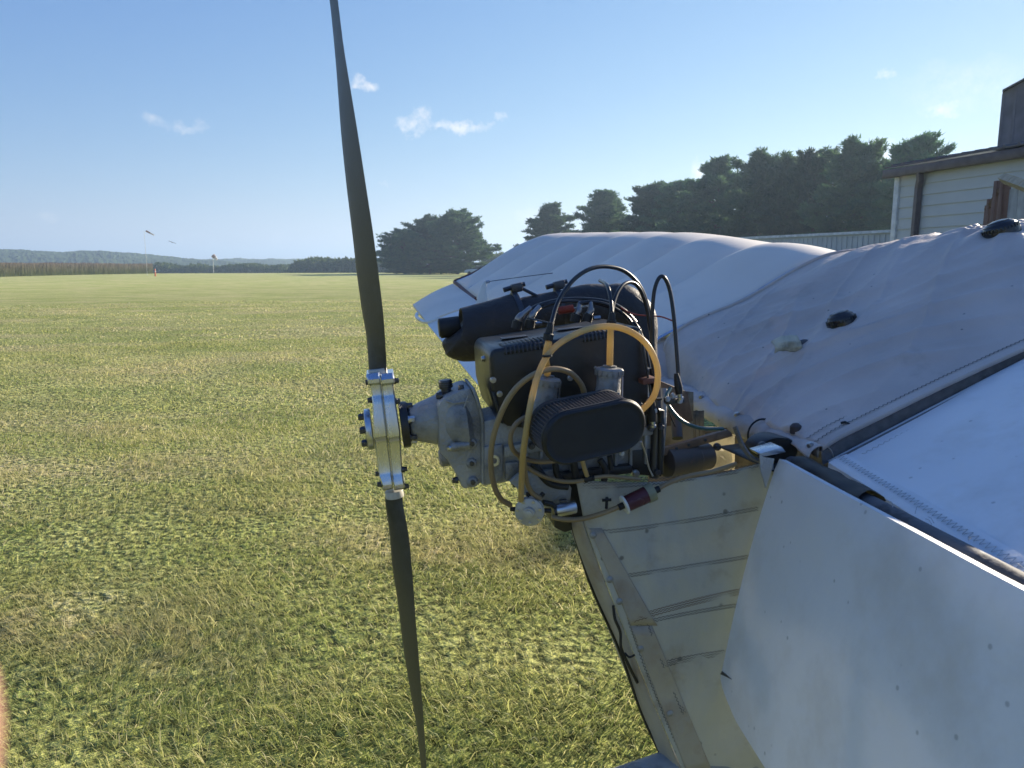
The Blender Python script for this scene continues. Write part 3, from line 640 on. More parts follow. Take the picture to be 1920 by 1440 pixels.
def zigzag(fn, pts, amp, pitch, wid, m, name, parent, rows_=1, gap=.004, nrm=None):
    """stitching: fn maps (u, v) parameters to a point; pts are parameters along the seam"""
    P3 = [fn(*p) for p in pts]; g = G()
    L = [0]
    for i in range(1, len(P3)): L.append(L[-1]+(P3[i]-P3[i-1]).length)
    def at(t):
        i = max(0, min(len(P3)-2, int(np.searchsorted(L, t))-1)); f = (t-L[i])/(L[i+1]-L[i]); return P3[i].lerp(P3[i+1], f), (P3[i+1]-P3[i]).normalized()
    n = int(L[-1]/pitch)
    for r in range(rows_):
        prev = None
        for i in range(n):
            c, t = at(i*pitch+.0001); sd = t.cross(nrm).normalized(); p = c+sd*((amp if i % 2 else -amp)+r*gap)+nrm*.0012
            if prev is not None:
                d = (p-prev).normalized(); w = d.cross(nrm).normalized()*wid/2; q = prev+d*wid*.1; o = p-d*wid*.1
                g.add([q-w, q+w, o+w, o-w, q+nrm*.0006, o+nrm*.0006], [(0, 4, 5, 3), (4, 1, 2, 5)])
            prev = p
    return tag(g.obj(name, m, parent, smooth=False), kind='stuff')
nC = (eu-ea*.3).normalized()
# edge hem of the cover beside the near wing and its stitching
hem = [(.785+1.235*j/120., .128) for j in range(121)]
rows = [[T(s, cover_h(s, .13)+wr(s, .13)+dz, k) for s, _ in hem] for k, dz in ((.078, .0005), (.080, .0035), (.128, .004), (.140, .001), (.142, -.006))]
G().grid(rows).obj('cover_hem', M_COVER, cov, solid=.001)
zigzag(lambda s, k: T(s, cover_h(s, .13)+.0055, k), [(s, .118) for s, _ in hem], .0032, .0048, .0016, M_THREAD, 'stitching', cov, 1, nrm=nC)
zigzag(lambda s, k: T(s, cover_h(s, .13)+.0055, k), [(s, .090) for s, _ in hem], .0030, .0048, .0013, M_THREAD, 'stitching', cov, 1, nrm=nC)
# raised far seam with bright edge
G().tube([cover_p(.785+1.2*t, -.672, .003) for t in np.linspace(0, 1, 60)], .005, 6).obj('seam_cord', M_COVER, cov)

# far wing
RIBK = .50
FWS = [(-.68, [(.72, -.06), (.775, .0), (1.05, .087), (1.30, .178), (1.55, .120), (2.02, .0)]),
       (-2.4, [(.63, .015), (.75, .055), (1.05, .172), (1.33, .248), (1.65, .222), (2.02, .13)]),
       (-4.2, [(.561, .125), (.70, .165), (1.00, .285), (1.25, .328), (1.6, .30), (2.0, .22)])]
def wing_h(s, k, tbl):
    a = [c for c in tbl]; ks = [-c[0] for c in a]
    hs = [cr1([p[0] for p in c[1]], [p[1] for p in c[1]], s) for c in a]; return cr1(ks, hs, -k)
def te_s(k): return np.interp(-k, [.68, 2.4, 4.2], [.72, .63, .561])
rows = []
for i in range(180):
    k = -.69-3.51*i/179.; s0 = te_s(k); row = []
    for j in range(60):
        c = j/59.; s = s0+(1.98-s0)*c; f = abs(sin(pi*(-k-.69)/RIBK)); b = ((.045+.040*min(1, max(0, (-k-.69)*.8)))*(f**.6))*min(1, c*2.2)**.7*min(1, (4.2+k)*6+.2)-.030*c*c*min(1, (-k-.69)*2+.5)
        row.append(T(s, wing_h(s, k, FWS)+b, k))
    rows.append(row)
fw = G().grid(rows).obj('wing_panel', M_FARW, air, solid=.002, angle=180); tag(fw, 'far cream wing with billowing ribs')
G().tube([T(1.98, wing_h(1.98, k, FWS), k) for k in np.linspace(-.6, -4.2, 20)], .028, 10).obj('leading_edge_tube', M_ALU, fw)
for r in range(0, 9):
    k = -.69-RIBK*r
    if k < -4.21: break
    G().tube([T(s, wing_h(s, k, FWS)-.002, k) for s in np.linspace(te_s(k)+.02, 1.96, 24)], .007, 6).obj('wing_rib', M_ALU, fw)
g = G().tube([T(s, wing_h(s, -4.2, FWS)+.002, -4.205) for s in np.linspace(.561, 2.0, 24)], .013, 6); g.obj('tip_binding', M_TRIMR, fw)
G().tube([T(te_s(k), wing_h(te_s(k), k, FWS)-.004, k) for k in np.linspace(-4.2, -3.3, 14)], .013, 6).obj('trailing_binding', M_TRIMR, fw)
zigzag(lambda s, k: T(s, wing_h(s, k, FWS)+.012, k), [(1.28, k) for k in np.linspace(-.72, -2.6, 60)], .004, .012, .002, M_THREAD, 'stitching', fw, nrm=eu)
# far ailerons: outer one nearly level, inner one drooped
def slab(name, rows_top, thick, nrm, m, parent, **k):
    g = G(); n = len(rows_top); t = [[p for p in r] for r in rows_top]; bt = [[p-nrm*thick for p in r] for r in rows_top]
    g.grid(t); g.grid(bt)
    def edge(a, b): g.grid([a, b])
    edge(t[0], bt[0]); edge(t[-1], bt[-1]); edge([r[0] for r in t], [r[0] for r in bt]); edge([r[-1] for r in t], [r[-1] for r in bt])
    o = g.obj(name, m, parent, angle=50, **k); return o
def quadrows(a, b, c, d, nu=14, nv=20, bulge=.0, nrm=eu):
    """a-b hinge line, d-c trailing edge"""
    return [[(a.lerp(b, v/(nv-1.))).lerp(d.lerp(c, v/(nv-1.)), u/(nu-1.))+nrm*(bulge*sin(pi*u/(nu-1.))) for v in range(nv)] for u in range(nu)]
hk = lambda k, dh=-.012, ds=-.012: T(te_s(k)+ds, wing_h(te_s(k), k, FWS)+dh, k)
oa = slab('aileron', quadrows(hk(-4.2), hk(-3.05), W(800, 603, -3.05), W(774, 571, -4.2), bulge=.012), .016, eu, M_FARW, air, bevel=.003); tag(oa, 'outer far aileron, nearly level')
ia = slab('aileron', quadrows(hk(-3.03), hk(-1.55), W(899, 724, -1.62), W(801, 607, -3.03), bulge=.012), .02, (eu-ea*.5).normalized(), M_WING, air, bevel=.004); tag(ia, 'inner far aileron, drooping behind the muffler')
G().tube(catmull([W(782, 588, -3.5), W(781, 594, -3.4), W(788, 600, -3.2), W(800, 604, -3.05), W(825, 597, -3.0)], 6), .011, 6).obj('edge_batten', M_WHITEP, oa)
# control horn and cable
hz = [W(891, 580, -2.75), W(895, 556, -2.75), W(902, 536, -2.75), W(907, 527, -2.75), W(913, 527, -2.75), W(911, 545, -2.75), W(914, 565, -2.75), W(921, 578, -2.75), W(921, 600, -2.75), W(890, 600, -2.75)]
horn = G().prism(hz, en*.012).obj('control_horn', M_WHITEP, air, bevel=.002)
G().tube([W(911, 529, -2.74), W(918, 528, -2.74)], .009, 6).obj('shackle', M_STEEL, horn)
G().tube([W(915, 528, -2.74), W(972, 520, -2.6), W(1036, 512, -2.4)], .0022, 5).obj('control_cable', M_DSTEEL, air)

# near wing (runs out of the picture on the right and past the camera)
NWS = [(-.15, [(.80, -.140), (1.249, .010), (1.7, .145), (2.02, .18)]), (-1.2, [(.76, -.085), (1.2, .072), (1.7, .22), (2.02, .25)]), (-4.3, [(.62, .10), (1.1, .24), (1.6, .32), (2.05, .28)])]
def nte(k): return np.interp(k, [.15, .75, 4.3], [.79, .688, .545])
def nwh(s, k): return wing_h(s, -k, NWS)
rows = []
for i in range(150):
    k = .150+3.2*(i/149.)**1.3; s0 = nte(k); row = []
    for j in range(50):
        c = j/49.; s = s0+(2.12-s0)*c; f = abs(sin(pi*(k-.15)/.55)); row.append(T(s, nwh(s, k)+(.002+.012*f)*min(1, c*3), k))
    rows.append(row)
nw = G().grid(rows).obj('wing_panel', M_WING, air, solid=.002, angle=180); tag(nw, 'near white wing at the right edge')
G().tube([T(2.12, nwh(2.12, k), k) for k in np.linspace(.1, 3.3, 16)], .028, 10).obj('leading_edge_tube', M_ALU, nw)
# webbing filling the gap between cover and near wing
rows = [[T(s, (cover_h(s, .13)-.004 if dz is None else nwh(s, .15)+dz), k) for s in np.linspace(.785, 2.0, 80)] for k, dz in ((.136, None), (.140, -.009), (.150, -.003), (.160, .0035), (.166, .0035), (.1665, .0015))]
G().grid(rows).obj('edge_webbing', M_WEB, nw)
zigzag(lambda s, k: T(s, nwh(s, .15)+.004+(k-.15)*.0, k), [(s, .195+.0*s) for s in np.linspace(.83, 1.9, 50)], .003, .006, .0013, M_THREADL, 'stitching', nw, nrm=nC)
# rear hem of the near wing: pale stitched webbing along the gap
rows = []
kk = np.linspace(.17, 2.2, 90)
for ds, dz in ((.030, .003), (.028, .006), (.002, .007), (-.008, .004), (-.010, -.006)):
    rows.append([T(nte(k)+ds, nwh(nte(k)+max(ds, 0), k)+dz+.0015*noise.noise(Vector((k*30, ds*50, 0))), k) for k in kk])
G().grid(rows).obj('trailing_hem', M_WING, nw)
zigzag(lambda k, d: T(nte(k)+d, nwh(nte(k)+d, k)+.008, k), [(k, .012) for k in kk], .006, .006, .0014, M_THREADL, 'stitching', nw, nrm=nC)
# hinge spar with peeling paint in the gap
def spar_p(k): 
    s = np.interp(k, [.12, .75, 2.4], [.745, .672, .61]); return T(s, np.interp(k, [.12, .75, 2.4], [-.158, -.130, -.06]), k)
g = G().tube([spar_p(k) for k in np.linspace(.10, 2.3, 50)], .018, 14); g.obj('hinge_spar', M_PEEL, air)
g = G(); 
for t0 in range(26):
    k = .30+random.random()*.9; p = spar_p(k)+eu*.026; q = p+ea*random.uniform(-.02, .02)+en*random.uniform(-.03, .03)+eu*random.uniform(.0, .008); g.tube([p, (p+q)/2+eu*.003, q], .0005, 3, caps=False)
tag(g.obj('frayed_threads', M_THREADL, nw, smooth=False), kind='stuff')
# black tape over the spar end
rows = []
for i in range(30):
    k = .13+.25*i/29.; c = spar_p(k); rows.append([c+(eu*cos(a)+ea*-sin(a))*(.026+.004*noise.noise(Vector((k*22, a*1.6, 2)))) for a in np.linspace(-1.6, 2.2, 16)])
G().grid(rows).obj('black_tape', M_RUB, air)

# near aileron, hanging steeply
def ail(c, v):
    k0 = .148+.012*(1-c)+(.0 if c < .93 else .10*((c-.93)/.07)**2.2); k = k0+(1.35)*v
    s = np.interp(k, [.15, .75, 1.6], [.688, .615, .56]); h = np.interp(k, [.15, .75, 1.6], [-.122, -.092, -.05])
    w = c*.462; ang = radians(73); b = .006*sin(pi*min(1, c*1.0))+.004*(1-(1-min(1, c*12))**2)+.0025*noise.noise(Vector((c*3, k*4, 2)))
    return T(s-w*cos(ang)-b*sin(ang), h-w*sin(ang)+b*cos(ang), k)
rows = [[ail(c, v) for v in np.linspace(0, 1, 30)] for c in np.concatenate([np.linspace(0, .9, 20), np.linspace(.92, 1, 9)])]
nrmD = (-ea*sin(radians(73))+eu*cos(radians(73)))
na = slab('aileron', rows, .014, nrmD, M_WING, air, bevel=.005); tag(na, 'near aileron hanging steeply with a rounded lower corner')
G().prism([ail(.905, .0)+en*.003, ail(.925, .0)-en*.002-nrmD*.001, ail(.885, .038)], nrmD*.0015).obj('tear', M_DSTEEL, na, smooth=False)

# lower side cover
def side_p(x, y): return W(x, y, .105+.012*sin((x-1080)/110.)*0+.008*noise.noise(Vector((x/70., y/90., 0)))+.004*noise.noise(Vector((x/22., y/60., 4))))
SL = lambda t: (np.interp(t, [0, .16, .33, .5, .75, 1], [1080, 1096, 1133, 1170, 1226, 1290]), np.interp(t, [0, .16, .33, .5, .75, 1], [900, 985, 1085, 1180, 1320, 1470]))
SR = lambda t: (np.interp(t, [0, .1, 1], [1450, 1452, 1462]), np.interp(t, [0, 1], [862, 1480]))
def side_uv(u, v):
    l = SL(v); r = SR(v); sag = 14*sin(pi*u)*(1-v)**3+ (6*sin(pi*u)*(1-v)); return side_p(l[0]+(r[0]-l[0])*u, l[1]+(r[1]-l[1])*u+sag-(0))
rows = [[side_uv(u, v) for u in np.linspace(0, 1, 70)] for v in np.linspace(0, 1, 90)]
sd = G().grid(rows).obj('side_cover', M_SIDE, air, solid=.002, angle=180)
def seam(p0, p1, p2, m, rw=2):
    q = [(p0[0]*(1-t)**2+2*p1[0]*t*(1-t)+p2[0]*t*t, p0[1]*(1-t)**2+2*p1[1]*t*(1-t)+p2[1]*t*t) for t in np.linspace(0, 1, 40)]
    zigzag(lambda x, y: side_p(x, y), q, .0019, .0040, .0012, m, 'stitching', sd, rw, gap=.0050, nrm=en)
    return q
seam((1125, 995), (1240, 985), (1424, 950), M_THREAD); seam((1150, 1080), (1260, 1065), (1408, 1040), M_THREAD, 2)
seam((1175, 1160), (1280, 1125), (1392, 1103), M_THREADB, 3); seam((1190, 1168), (1290, 1145), (1388, 1131), M_THREAD)
seam((1245, 1240), (1290, 1228), (1365, 1218), M_THREAD, 3); seam((1218, 1165), (1262, 1290), (1330, 1440), M_THREAD, 2)
seam((1092, 905), (1230, 905), (1430, 868), M_THREAD, 3); seam((1178, 1165), (1230, 1320), (1290, 1440), M_THREAD, 1)
# reinforcing patches sewn on the cover
def patch(poly, m, lift=.0018):
    g = G(); n = 14; rows = []
    for i in range(n):
        v = i/(n-1.); a = (poly[0][0]*(1-v)+poly[3][0]*v, poly[0][1]*(1-v)+poly[3][1]*v); b = (poly[1][0]*(1-v)+poly[2][0]*v, poly[1][1]*(1-v)+poly[2][1]*v)
        rows.append([side_p(a[0]+(b[0]-a[0])*u, a[1]+(b[1]-a[1])*u)+en*lift for u in np.linspace(0, 1, 12)])
    G.grid(g, rows); return g.obj('reinforcement', m, sd, solid=.001)
patch([(1104, 990), (1128, 990), (1232, 1172), (1182, 1172)], M_HEM); patch([(1182, 1174), (1222, 1172), (1335, 1445), (1288, 1450)], M_HEM); patch([(1160, 1150), (1230, 1150), (1392, 1108), (1392, 1096)], M_SIDE) if False else None
for (x, y) in ((1112, 1003), (1143, 1086), (1161, 1127), (1201, 1215), (1256, 1337)):
    o = G().lathe(side_p(x, y)+en*.001, en, [(0, .0066), (.0015, .0068), (.0032, .0055), (.0042, .0028), (.0044, .0)], 16).obj('snap_button', M_CAST, sd)
# folded rear edge and black strap
rows = []
for i in range(40):
    v = i/39.; l = SL(.13+.87*v); x, y = l; rows.append([W(x-2, y, .103), W(x-12, y+5, .085), W(x-20-4*sin(v*9), y+8, .05), W(x-25, y+8, .0)])
G().grid(rows).obj('rear_flap', M_HEM, air, solid=.003)
st = [W(SL(v)[0]-24+3*sin(v*14), SL(v)[1]+10, .045) for v in np.linspace(.14, .98, 30)]
G().tube(st, .0045, 5, flat=.4).obj('lacing_strap', M_RUB, air)
G().tube(catmull([W(1150, 1135, .11), W(1153, 1160, .115), W(1163, 1185, .11), W(1165, 1215, .11), W(1180, 1250, .1), W(1195, 1280, .09)], 6), .003, 6).obj('lacing_cord', M_RUB, air)
G().tube(catmull([W(1190, 1228, .12), W(1180, 1232, .115), W(1172, 1225, .10)], 6), .0022, 6).obj('lacing_cord', M_RUB, air)
# far side cover of the fuselage, open where the cloth behind shows
M_INNER = mat('brown_inner_cloth', (.40, .31, .19), .75, scale=9, col2=(.26, .19, .11), transl=.25, dirt=((.10, .065, .04), 9, .45, .62))
g = G()
for (x0, x1, y0, y1) in ((1215, 1300, 735, 925), (1300, 1320, 770, 925), (1320, 1378, 802, 814), (1378, 1470, 818, 925), (1320, 1378, 882, 925)):
    g.grid([[W(x0+(x1-x0)*u, y0+(y1-y0)*v+3*noise.noise(Vector((u*5, v*5, x0))), -.22-.012*noise.noise(Vector((u*3, v*3, x0*.1)))) for u in np.linspace(0, 1, 9)] for v in np.linspace(0, 1, 9)])
g.obj('far_side_cover', M_INNER, air, solid=.002)
G().grid([[W(1290+130*u, 800+100*v, -.95-.03*noise.noise(Vector((u*4, v*4, 5)))) for u in np.linspace(0, 1, 12)] for v in np.linspace(0, 1, 12)]).obj('sun_catch_cloth', mat('cream_catch_cloth', (.74, .68, .54), .7, scale=9, col2=(.64, .57, .43), transl=.5, dirt=((.42, .36, .25), 11, .5, .72)), air, solid=.002)  # cloth added beyond the wing's shadow to catch sun behind the openings
G().grid([[T(.70+.17*u, -.168+.01*v, -.12+.30*v) for u in np.linspace(0, 1, 6)] for v in np.linspace(0, 1, 6)]).obj('root_gap_dark', M_BLACK, air, solid=.002)  # added black sheet that paints the open gap under the root dark
G().grid([[T(.70+.12*u, lin(-.125, -.015+.03*u, v), -.60-.10*v) for u in np.linspace(0, 1, 6)] for v in np.linspace(0, 1, 6)]).obj('root_gusset', M_COVER, air, solid=.002)
# boom and undercarriage beneath
boom = G().tube([T(-.25, -.795, .10), T(.3, -.79, .10), T(2.4, -.76, -.22)], .055, 20).obj('tail_boom', mat('grey_flaking_paint', (.30, .31, .31), .55, scale=9, col2=(.22, .23, .23), contrast=(.48, .52), dirt=((.5, .51, .5), 7, .60, .62), bump=.3), air)
for k in (-1, 1):
    leg = G().tube([T(1.7, -.75, -.22+.05*k), T(1.75, -.98, -.22+.5*k)], .02, 8).obj('gear_leg', M_ALU, air)
    G().lathe(T(1.75, -.98, -.22+.5*k)+en*-.05, en, [(0, .05), (.01, .13), (.03, .155), (.07, .155), (.09, .13), (.1, .05)], 24).obj('wheel', M_RUB, air)
for s_ in (.9, 1.8): G().tube([T(s_, cover_h(s_, -.3)-.03, -.25), T(s_+.1, -.74, -.2)], .016, 8).obj('cabane_strut', M_DSTEEL, air)

# rear roll of the cover round its tube
def roll_c(t):   # t 0 near .. 1 far
    k = .14-.78*t; X = [-.62, -.45, -.3, -.05, .14]; return T(float(np.interp(k, X, [.770, .783, .792, .788, .782])), float(np.interp(k, X, [-.122, -.126, -.146, -.146, -.142])), k)
rows = []
for i in range(70):
    t = i/69.; c = roll_c(t); r0 = .026+.004*noise.noise(Vector((t*14, 0, 3)))
    if t < .13: r0 *= (1.0)
    rows.append([c+(eu*cos(a)-ea*sin(a))*(r0+.0035*noise.noise(Vector((t*30, a*1.3, 1)))) for a in np.linspace(-1.5, 3.6 if t > .24 else 1.35-.5*sin(t*13), 20)])
rl = G().grid(rows).obj('rolled_edge', M_COVER, air, solid=.002)
for (x, y, tt) in ((1250, 699, .82), (1296, 718, .66), (1359, 761, .42), (1497, 813, .02)):
    c = roll_c(tt)+(eu*.9-ea*.42).normalized()*.031; bolt(rl, c, (eu-ea*.35).normalized(), .0052, .0022, M_STEEL, 'rivet', 14)
ring = [roll_c(.30)+(eu*cos(a)-ea*sin(a))*.033 for a in np.linspace(-1.4, 3.7, 24)]
G().tube(ring, .0022, 6).obj('zip_tie', M_RUB, rl); G().box(ring[2]+eu*.004, (.008, .006, .006), (ea, eu, en)).obj('zip_tie_head', M_RUB, rl)
# tube end under the roll: capped black drum paints the shade of its hollow
c = W(1420, 832, .10)
G().lathe(W(1432, 835, .01), en, [(0, .028), (.05, .030), (.055, .028)], 24, sx=1.5, sy=1.).obj('socket_shade', M_BLACK, air)
G().lathe(W(1428, 838, .105), en, [(0, .011), (.006, .011), (.008, .007)], 16).obj('bolt_head', M_DSTEEL, air)
G().tube(catmull([W(1378, 800, .12), W(1392, 835, .13), W(1410, 858, .135), W(1440, 868, .135)], 6), .011, 8, flat=.4).obj('edge_band', M_WEB, air)
# folded sheet bracket at the wing root
br = G().prism([W(1424, 850, .16), W(1466, 838, .16), W(1474, 848, .16), W(1430, 857, .16)], -en*.04+eu*0).obj('root_bracket', M_ALU, air, bevel=.001)
G().prism([W(1424, 851, .165), W(1432, 857, .165), W(1452, 860, .165), W(1446, 885, .165), W(1436, 915, .160), W(1426, 880, .165)], -en*.003).obj('bracket_flange', M_ALU, br)
bolt(br, W(1452, 847, .15)+eu*.003, (eu*.9+en*.3).normalized(), .0065, .003, M_STEEL, 'rivet', 16)
# torn patch by the corner, cap vents, cloth flap
def cap(px, py, r, label=None):
    s, k = solve_on(None, px, py); c = cover_p(s, k); ax = (eu*.96-ea*.2-en*.15).normalized()
    o = G().lathe(c-ax*.020, ax, [(0, r*1.06), (.020, r*1.06), (.0205, r*1.0), (.026, r*.99), (.030, r*.94), (.037, r*.80), (.042, r*.55), (.045, r*.25), (.0455, .0)], 48).obj('vent_cap', M_RUBG, air)
    for i in range(28):
        a = i*2*pi/28; x, y = basis_z(ax); G().box(c+ax*.004+(x*cos(a)+y*sin(a))*r*1.0, (.0035, .004, .010), (x*cos(a)+y*sin(a), y*cos(a)-x*sin(a), ax)).obj('grip_rib', M_RUBG, o, bevel=.0008)
    for rr, dz in ((.86, .0345), (.62, .0412)):
        G().tube([c-ax*.020+ax*dz+(x*cos(a)+y*sin(a))*r*rr for a in np.linspace(0, 2*pi, 33)], .0011, 5, caps=False).obj('cap_ring', M_RUBG, o)
    return s, k
M_RUBG = mat('glossy_black_cap', (.016, .017, .022), .16, scale=20, spec=.6)
cap(1578, 603, .033); cap(1876, 432, .039)
s, k = solve_on(None, 1484, 660); c = cover_p(s, k)
M_FLAP = mat('torn_cloth', (.80, .75, .58), .7, scale=30, transl=.35, dirt=((.3, .26, .18), 26, .5, .7))
def fl(u, v):
    return c+ea*.014-ea*(.060*u)+eu*(-.004+.008*u+.042*(v)*(1-.35*u)+.006*sin(u*3))+en*(.010-.014*v+.014*sin(pi*v)*(1-u*.3))+(eu*.004+en*.004)*noise.noise(Vector((u*4, v*4, 0)))
G().grid([[fl(u, v) for v in np.linspace(0, 1, 11)] for u in np.linspace(-.05, 1.05, 16)]).obj('torn_flap', M_FLAP, cov, solid=.0015)
G().lathe(c+ea*.034+eu*.012, (ea*-.1+eu*.25+en*.8).normalized(), [(0, .017), (.003, .018), (.005, .015)], 24, sx=1, sy=.8).obj('grey_plug', M_PEEL, cov)
s, k = solve_on(None, 1492, 803); c = cover_p(s, k); G().lathe(c, eu, [(-.01, .012), (.004, .011), (.009, .006), (.010, 0)], 14).obj('rubber_grommet', mat('brown_rubber', (.07, .05, .045), .6), cov)
s, k = solve_on(None, 1582, 797); c = cover_p(s, k); G().tube([c-ea*.006+eu*.004, c+eu*.006+en*.004, c+ea*.008+en*.012], .0028, 6).obj('thread_knot', M_RUB, cov)

# ------------------------------------------------------------------ propeller
def blade(name, st):
    """st: (left x, right x, row, chord); the chord is twisted out of the disc so that its edge-on width is as seen"""
    rows = []
    pr = [(0, 0), (.06, .45), (.2, .85), (.4, 1.), (.65, .8), (.88, .35), (1, 0), (.88, -.12), (.65, -.3), (.4, -.4), (.2, -.38), (.06, -.25)]
    q = []
    for i in range(len(st)-1):
        for j in range(6):
            t = j/6.; q.append([st[i][m]*(1-t)+st[i+1][m]*t for m in range(5)])
    q.append(list(st[-1]))
    for _ in range(3):
        q = [q[0]]+[[(q[i-1][m]+2*q[i][m]+q[i+1][m])/4 for m in range(5)] for i in range(1, len(q)-1)]+[q[-1]]
    for (l, r, y, ch, tk) in q:
        a = W(l, y, 0); b = W(r, y, 0); c = (a+b)/2; w = (a-b).length*.985
        be = math.asin(min(1, w/ch)) if ch > w else pi/2
        d = (ea*sin(be)+en*cos(be)*1.0); nn = (ea*cos(be)-en*sin(be)); 
        rows.append([c+d*(ch*(px-.5))+nn*(tk*py) for px, py in pr])
    g = G().grid(rows, wrap=True); g.f.append(tuple(range(12))); g.f.append(tuple((len(rows)-1)*12+k for k in range(12)))
    return g.obj(name, M_BLADE, air, angle=60)
up = [(692, 724.5, 700, .036, .016), (691, 725, 680, .044, .015), (687, 722, 632, .070, .011), (677, 718.5, 583, .088, .008), (667, 709.5, 510, .095, .0065), (659, 700, 437, .095, .006), (647, 685, 340, .090, .005), (637, 670, 243, .083, .0045), (627, 646, 100, .070, .004), (617.5, 634, 0, .062, .0035), (605, 618, -90, .05, .003)]
lo = [(722, 754.5, 930, .036, .016), (722.5, 755.5, 945, .040, .015), (730, 766, 997, .068, .011), (735.6, 773, 1074, .088, .008), (747.6, 778, 1152, .095, .0065), (756.6, 784.6, 1230, .092, .006), (769.4, 790.4, 1307, .086, .005), (784, 796, 1385, .075, .0045), (789.6, 798.6, 1440, .065, .004), (797, 804, 1500, .05, .003)]
b1 = blade('propeller_blade', up); b2 = blade('propeller_blade', lo); tag(b1, 'upper blade, reaching into the sky'); tag(b2, 'lower blade, pointing at the grass')
M_COLLET = mat('cream_collet', (.62, .60, .54), .5)
for yc0, yc1, px in ((691, 706, 709.5), (919, 932, 738.5)):
    a = W(px-(2 if yc0 < 800 else 0), yc0, 0); b = W(px+(1 if yc0 < 800 else 2), yc1, 0); G().lathe(a, b-a, [(0, .0168), ((b-a).length, .0172)], 28).obj('blade_collet', M_COLLET, air, bevel=.001)
# clamp halves: stations down the hub (row, left, right, half depth)
HS = [(702, 687, 738, .026), (706, 686.5, 739, .030), (712, 689, 740, .0345), (719, 690, 741, .0345), (724, 693, 738, .029), (741, 697, 740, .0285), (745, 697, 741, .0295), (750, 698, 742, .0325), (760, 698.5, 742.5, .034), (780, 699, 746, .0375), (809, 700, 750.5, .042), (818, 700.5, 751, .0415), (828, 702, 751.5, .031), (833, 702.5, 752, .0285), (860, 706, 753.5, .0275), (888, 709, 755, .0275), (893, 710, 756, .029), (902, 714, 757, .0335), (910, 716, 758.5, .0345), (916, 716, 760, .031), (921, 718, 760, .026)]
mid = lambda y: 712.5+(y-703)*(738.5-712.5)/(921-703)+0
hub = None
for side in (0, 1):
    rows = []
    for (y, l, r, dp) in HS:
        m = mid(y); x0, x1 = (l, m-.55) if side == 0 else (m+.55, r)
        s0, h0 = SH(x0, y, .03); s1, h1 = SH(x1, y, .03); e = .0022
        oct_ = [(s0, -dp+e), (s0, dp-e), (s0+e, dp), (s1-e, dp), (s1, dp-e), (s1, -dp+e), (s1-e, -dp), (s0+e, -dp)]
        rows.append([T(s, h0, k) for s, k in oct_])
    g = G().grid(rows, wrap=True); g.f.append(tuple(range(8))); g.f.append(tuple((len(rows)-1)*8+k for k in range(8)))
    o = g.obj('hub_clamp', M_ALU, air, angle=28); hub = hub or o
s_, h_ = SH(694, 800, 0.)
fp = G().lathe(T(-.040, 0, 0), ea, [(0, .036), (.0015, .038), (.010, .038), (.0115, .037)], 40).obj('front_plate', M_ALU, air)
for i in range(6):
    a = i*pi/3+.35; p = T(-.040, .028*cos(a), .028*sin(a)); bolt(fp, p, -ea, .0062, .009, M_DSTEEL, 'bolt')
fl_ = G().lathe(T(.024, 0, 0), ea, [(0, .041), (.001, .043), (.014, .043), (.015, .030), (.023, .026)], 40).obj('prop_flange', M_BLACK, air)
for i in range(6):
    a = i*pi/3+.1; p = T(.039, .034*cos(a), .034*sin(a)); bolt(fl_, p, ea, .0062, .010, M_STEEL if i % 2 else M_DSTEEL, 'bolt')
G().lathe(T(.028, 0, 0), ea, [(0, .018), (.035, .018)], 24).obj('output_shaft', M_BLACK, air)
for (x, y, sd_) in ((692, 716, -1), (696, 750, -1), (711, 888, -1), (714, 908, -1), (741, 714, 1), (743, 752, 1), (757, 880, 1), (760, 912, 1)):
    for k in (.022, -.022): bolt(hub, W(x, y, k), ea*sd_, .0048, .0055, M_DSTEEL, 'bolt')

# ------------------------------------------------------------------ gearbox and crankcase
gb = G().lathe(T(.040, 0, 0), ea, [(0, .022), (.001, .030), (.004, .033), (.012, .034), (.02, .037), (.045, .045), (.066, .051), (.085, .055), (.105, .056)], 40)
gearbox = gb.obj('gearbox_nose', M_CAST, air)
def ppoly(name, poly, k0, k1, m, bev=.003, parent=air, **kw):
    return G().prism([W(x, y, k0) for x, y in poly], en*(k1-k0)).obj(name, m, parent, bevel=bev, **kw)
casing = ppoly('gearbox_casing', [(820, 758), (836, 744), (866, 731), (880, 727), (884, 731), (894, 751), (901, 775), (905, 795), (904, 830), (905, 905), (890, 914), (868, 918), (862, 905), (852, 884), (838, 862), (824, 848)], .052, -.052, M_CAST, .006)
# rounded cheek joining nose and casing
g = G(); 
for i in range(1): 
    g.grid([[T(s, r*cos(a)*1.0-dh, r*sin(a)*sx) for a in np.linspace(-.3, 3.44, 26)] for s, r, dh, sx in ((.095, .045, 0, 1), (.115, .058, .002, 1.1), (.128, .062, .006, 1.12), (.142, .064, .010, 1.1), (.152, .055, .012, 1.))])
g.obj('gearbox_cheek', M_CAST, gearbox)
ppoly('case_flange', [(884, 728), (890, 727), (899, 750), (908, 785), (909, 850), (909, 908), (903, 910), (903, 850), (902, 786), (893, 752)], .060, -.060, M_CAST, .002)
bd = G().lathe(W(827, 858, .02), (ea*-.1-en*0+ea).normalized(), [(-.004, .012), (0, .017), (.022, .018), (.026, .018)], 24).obj('shaft_boss', M_CAST, gearbox)
g = G().lathe(W(839, 748, .015), (eu-ea*.02), [(0, .0105), (.008, .0105), (.009, .0095), (.020, .0095), (.021, .0125), (.034, .0125), (.036, .0112)], 18); filler = g.obj('filler_cap', M_DSTEEL, gearbox)
for i in range(3): G().lathe(W(839, 748, .015)+eu*(.0225+.004*i), eu, [(0, .0131), (.0018, .0131)], 18).obj('cap_groove', M_BLACK, filler)
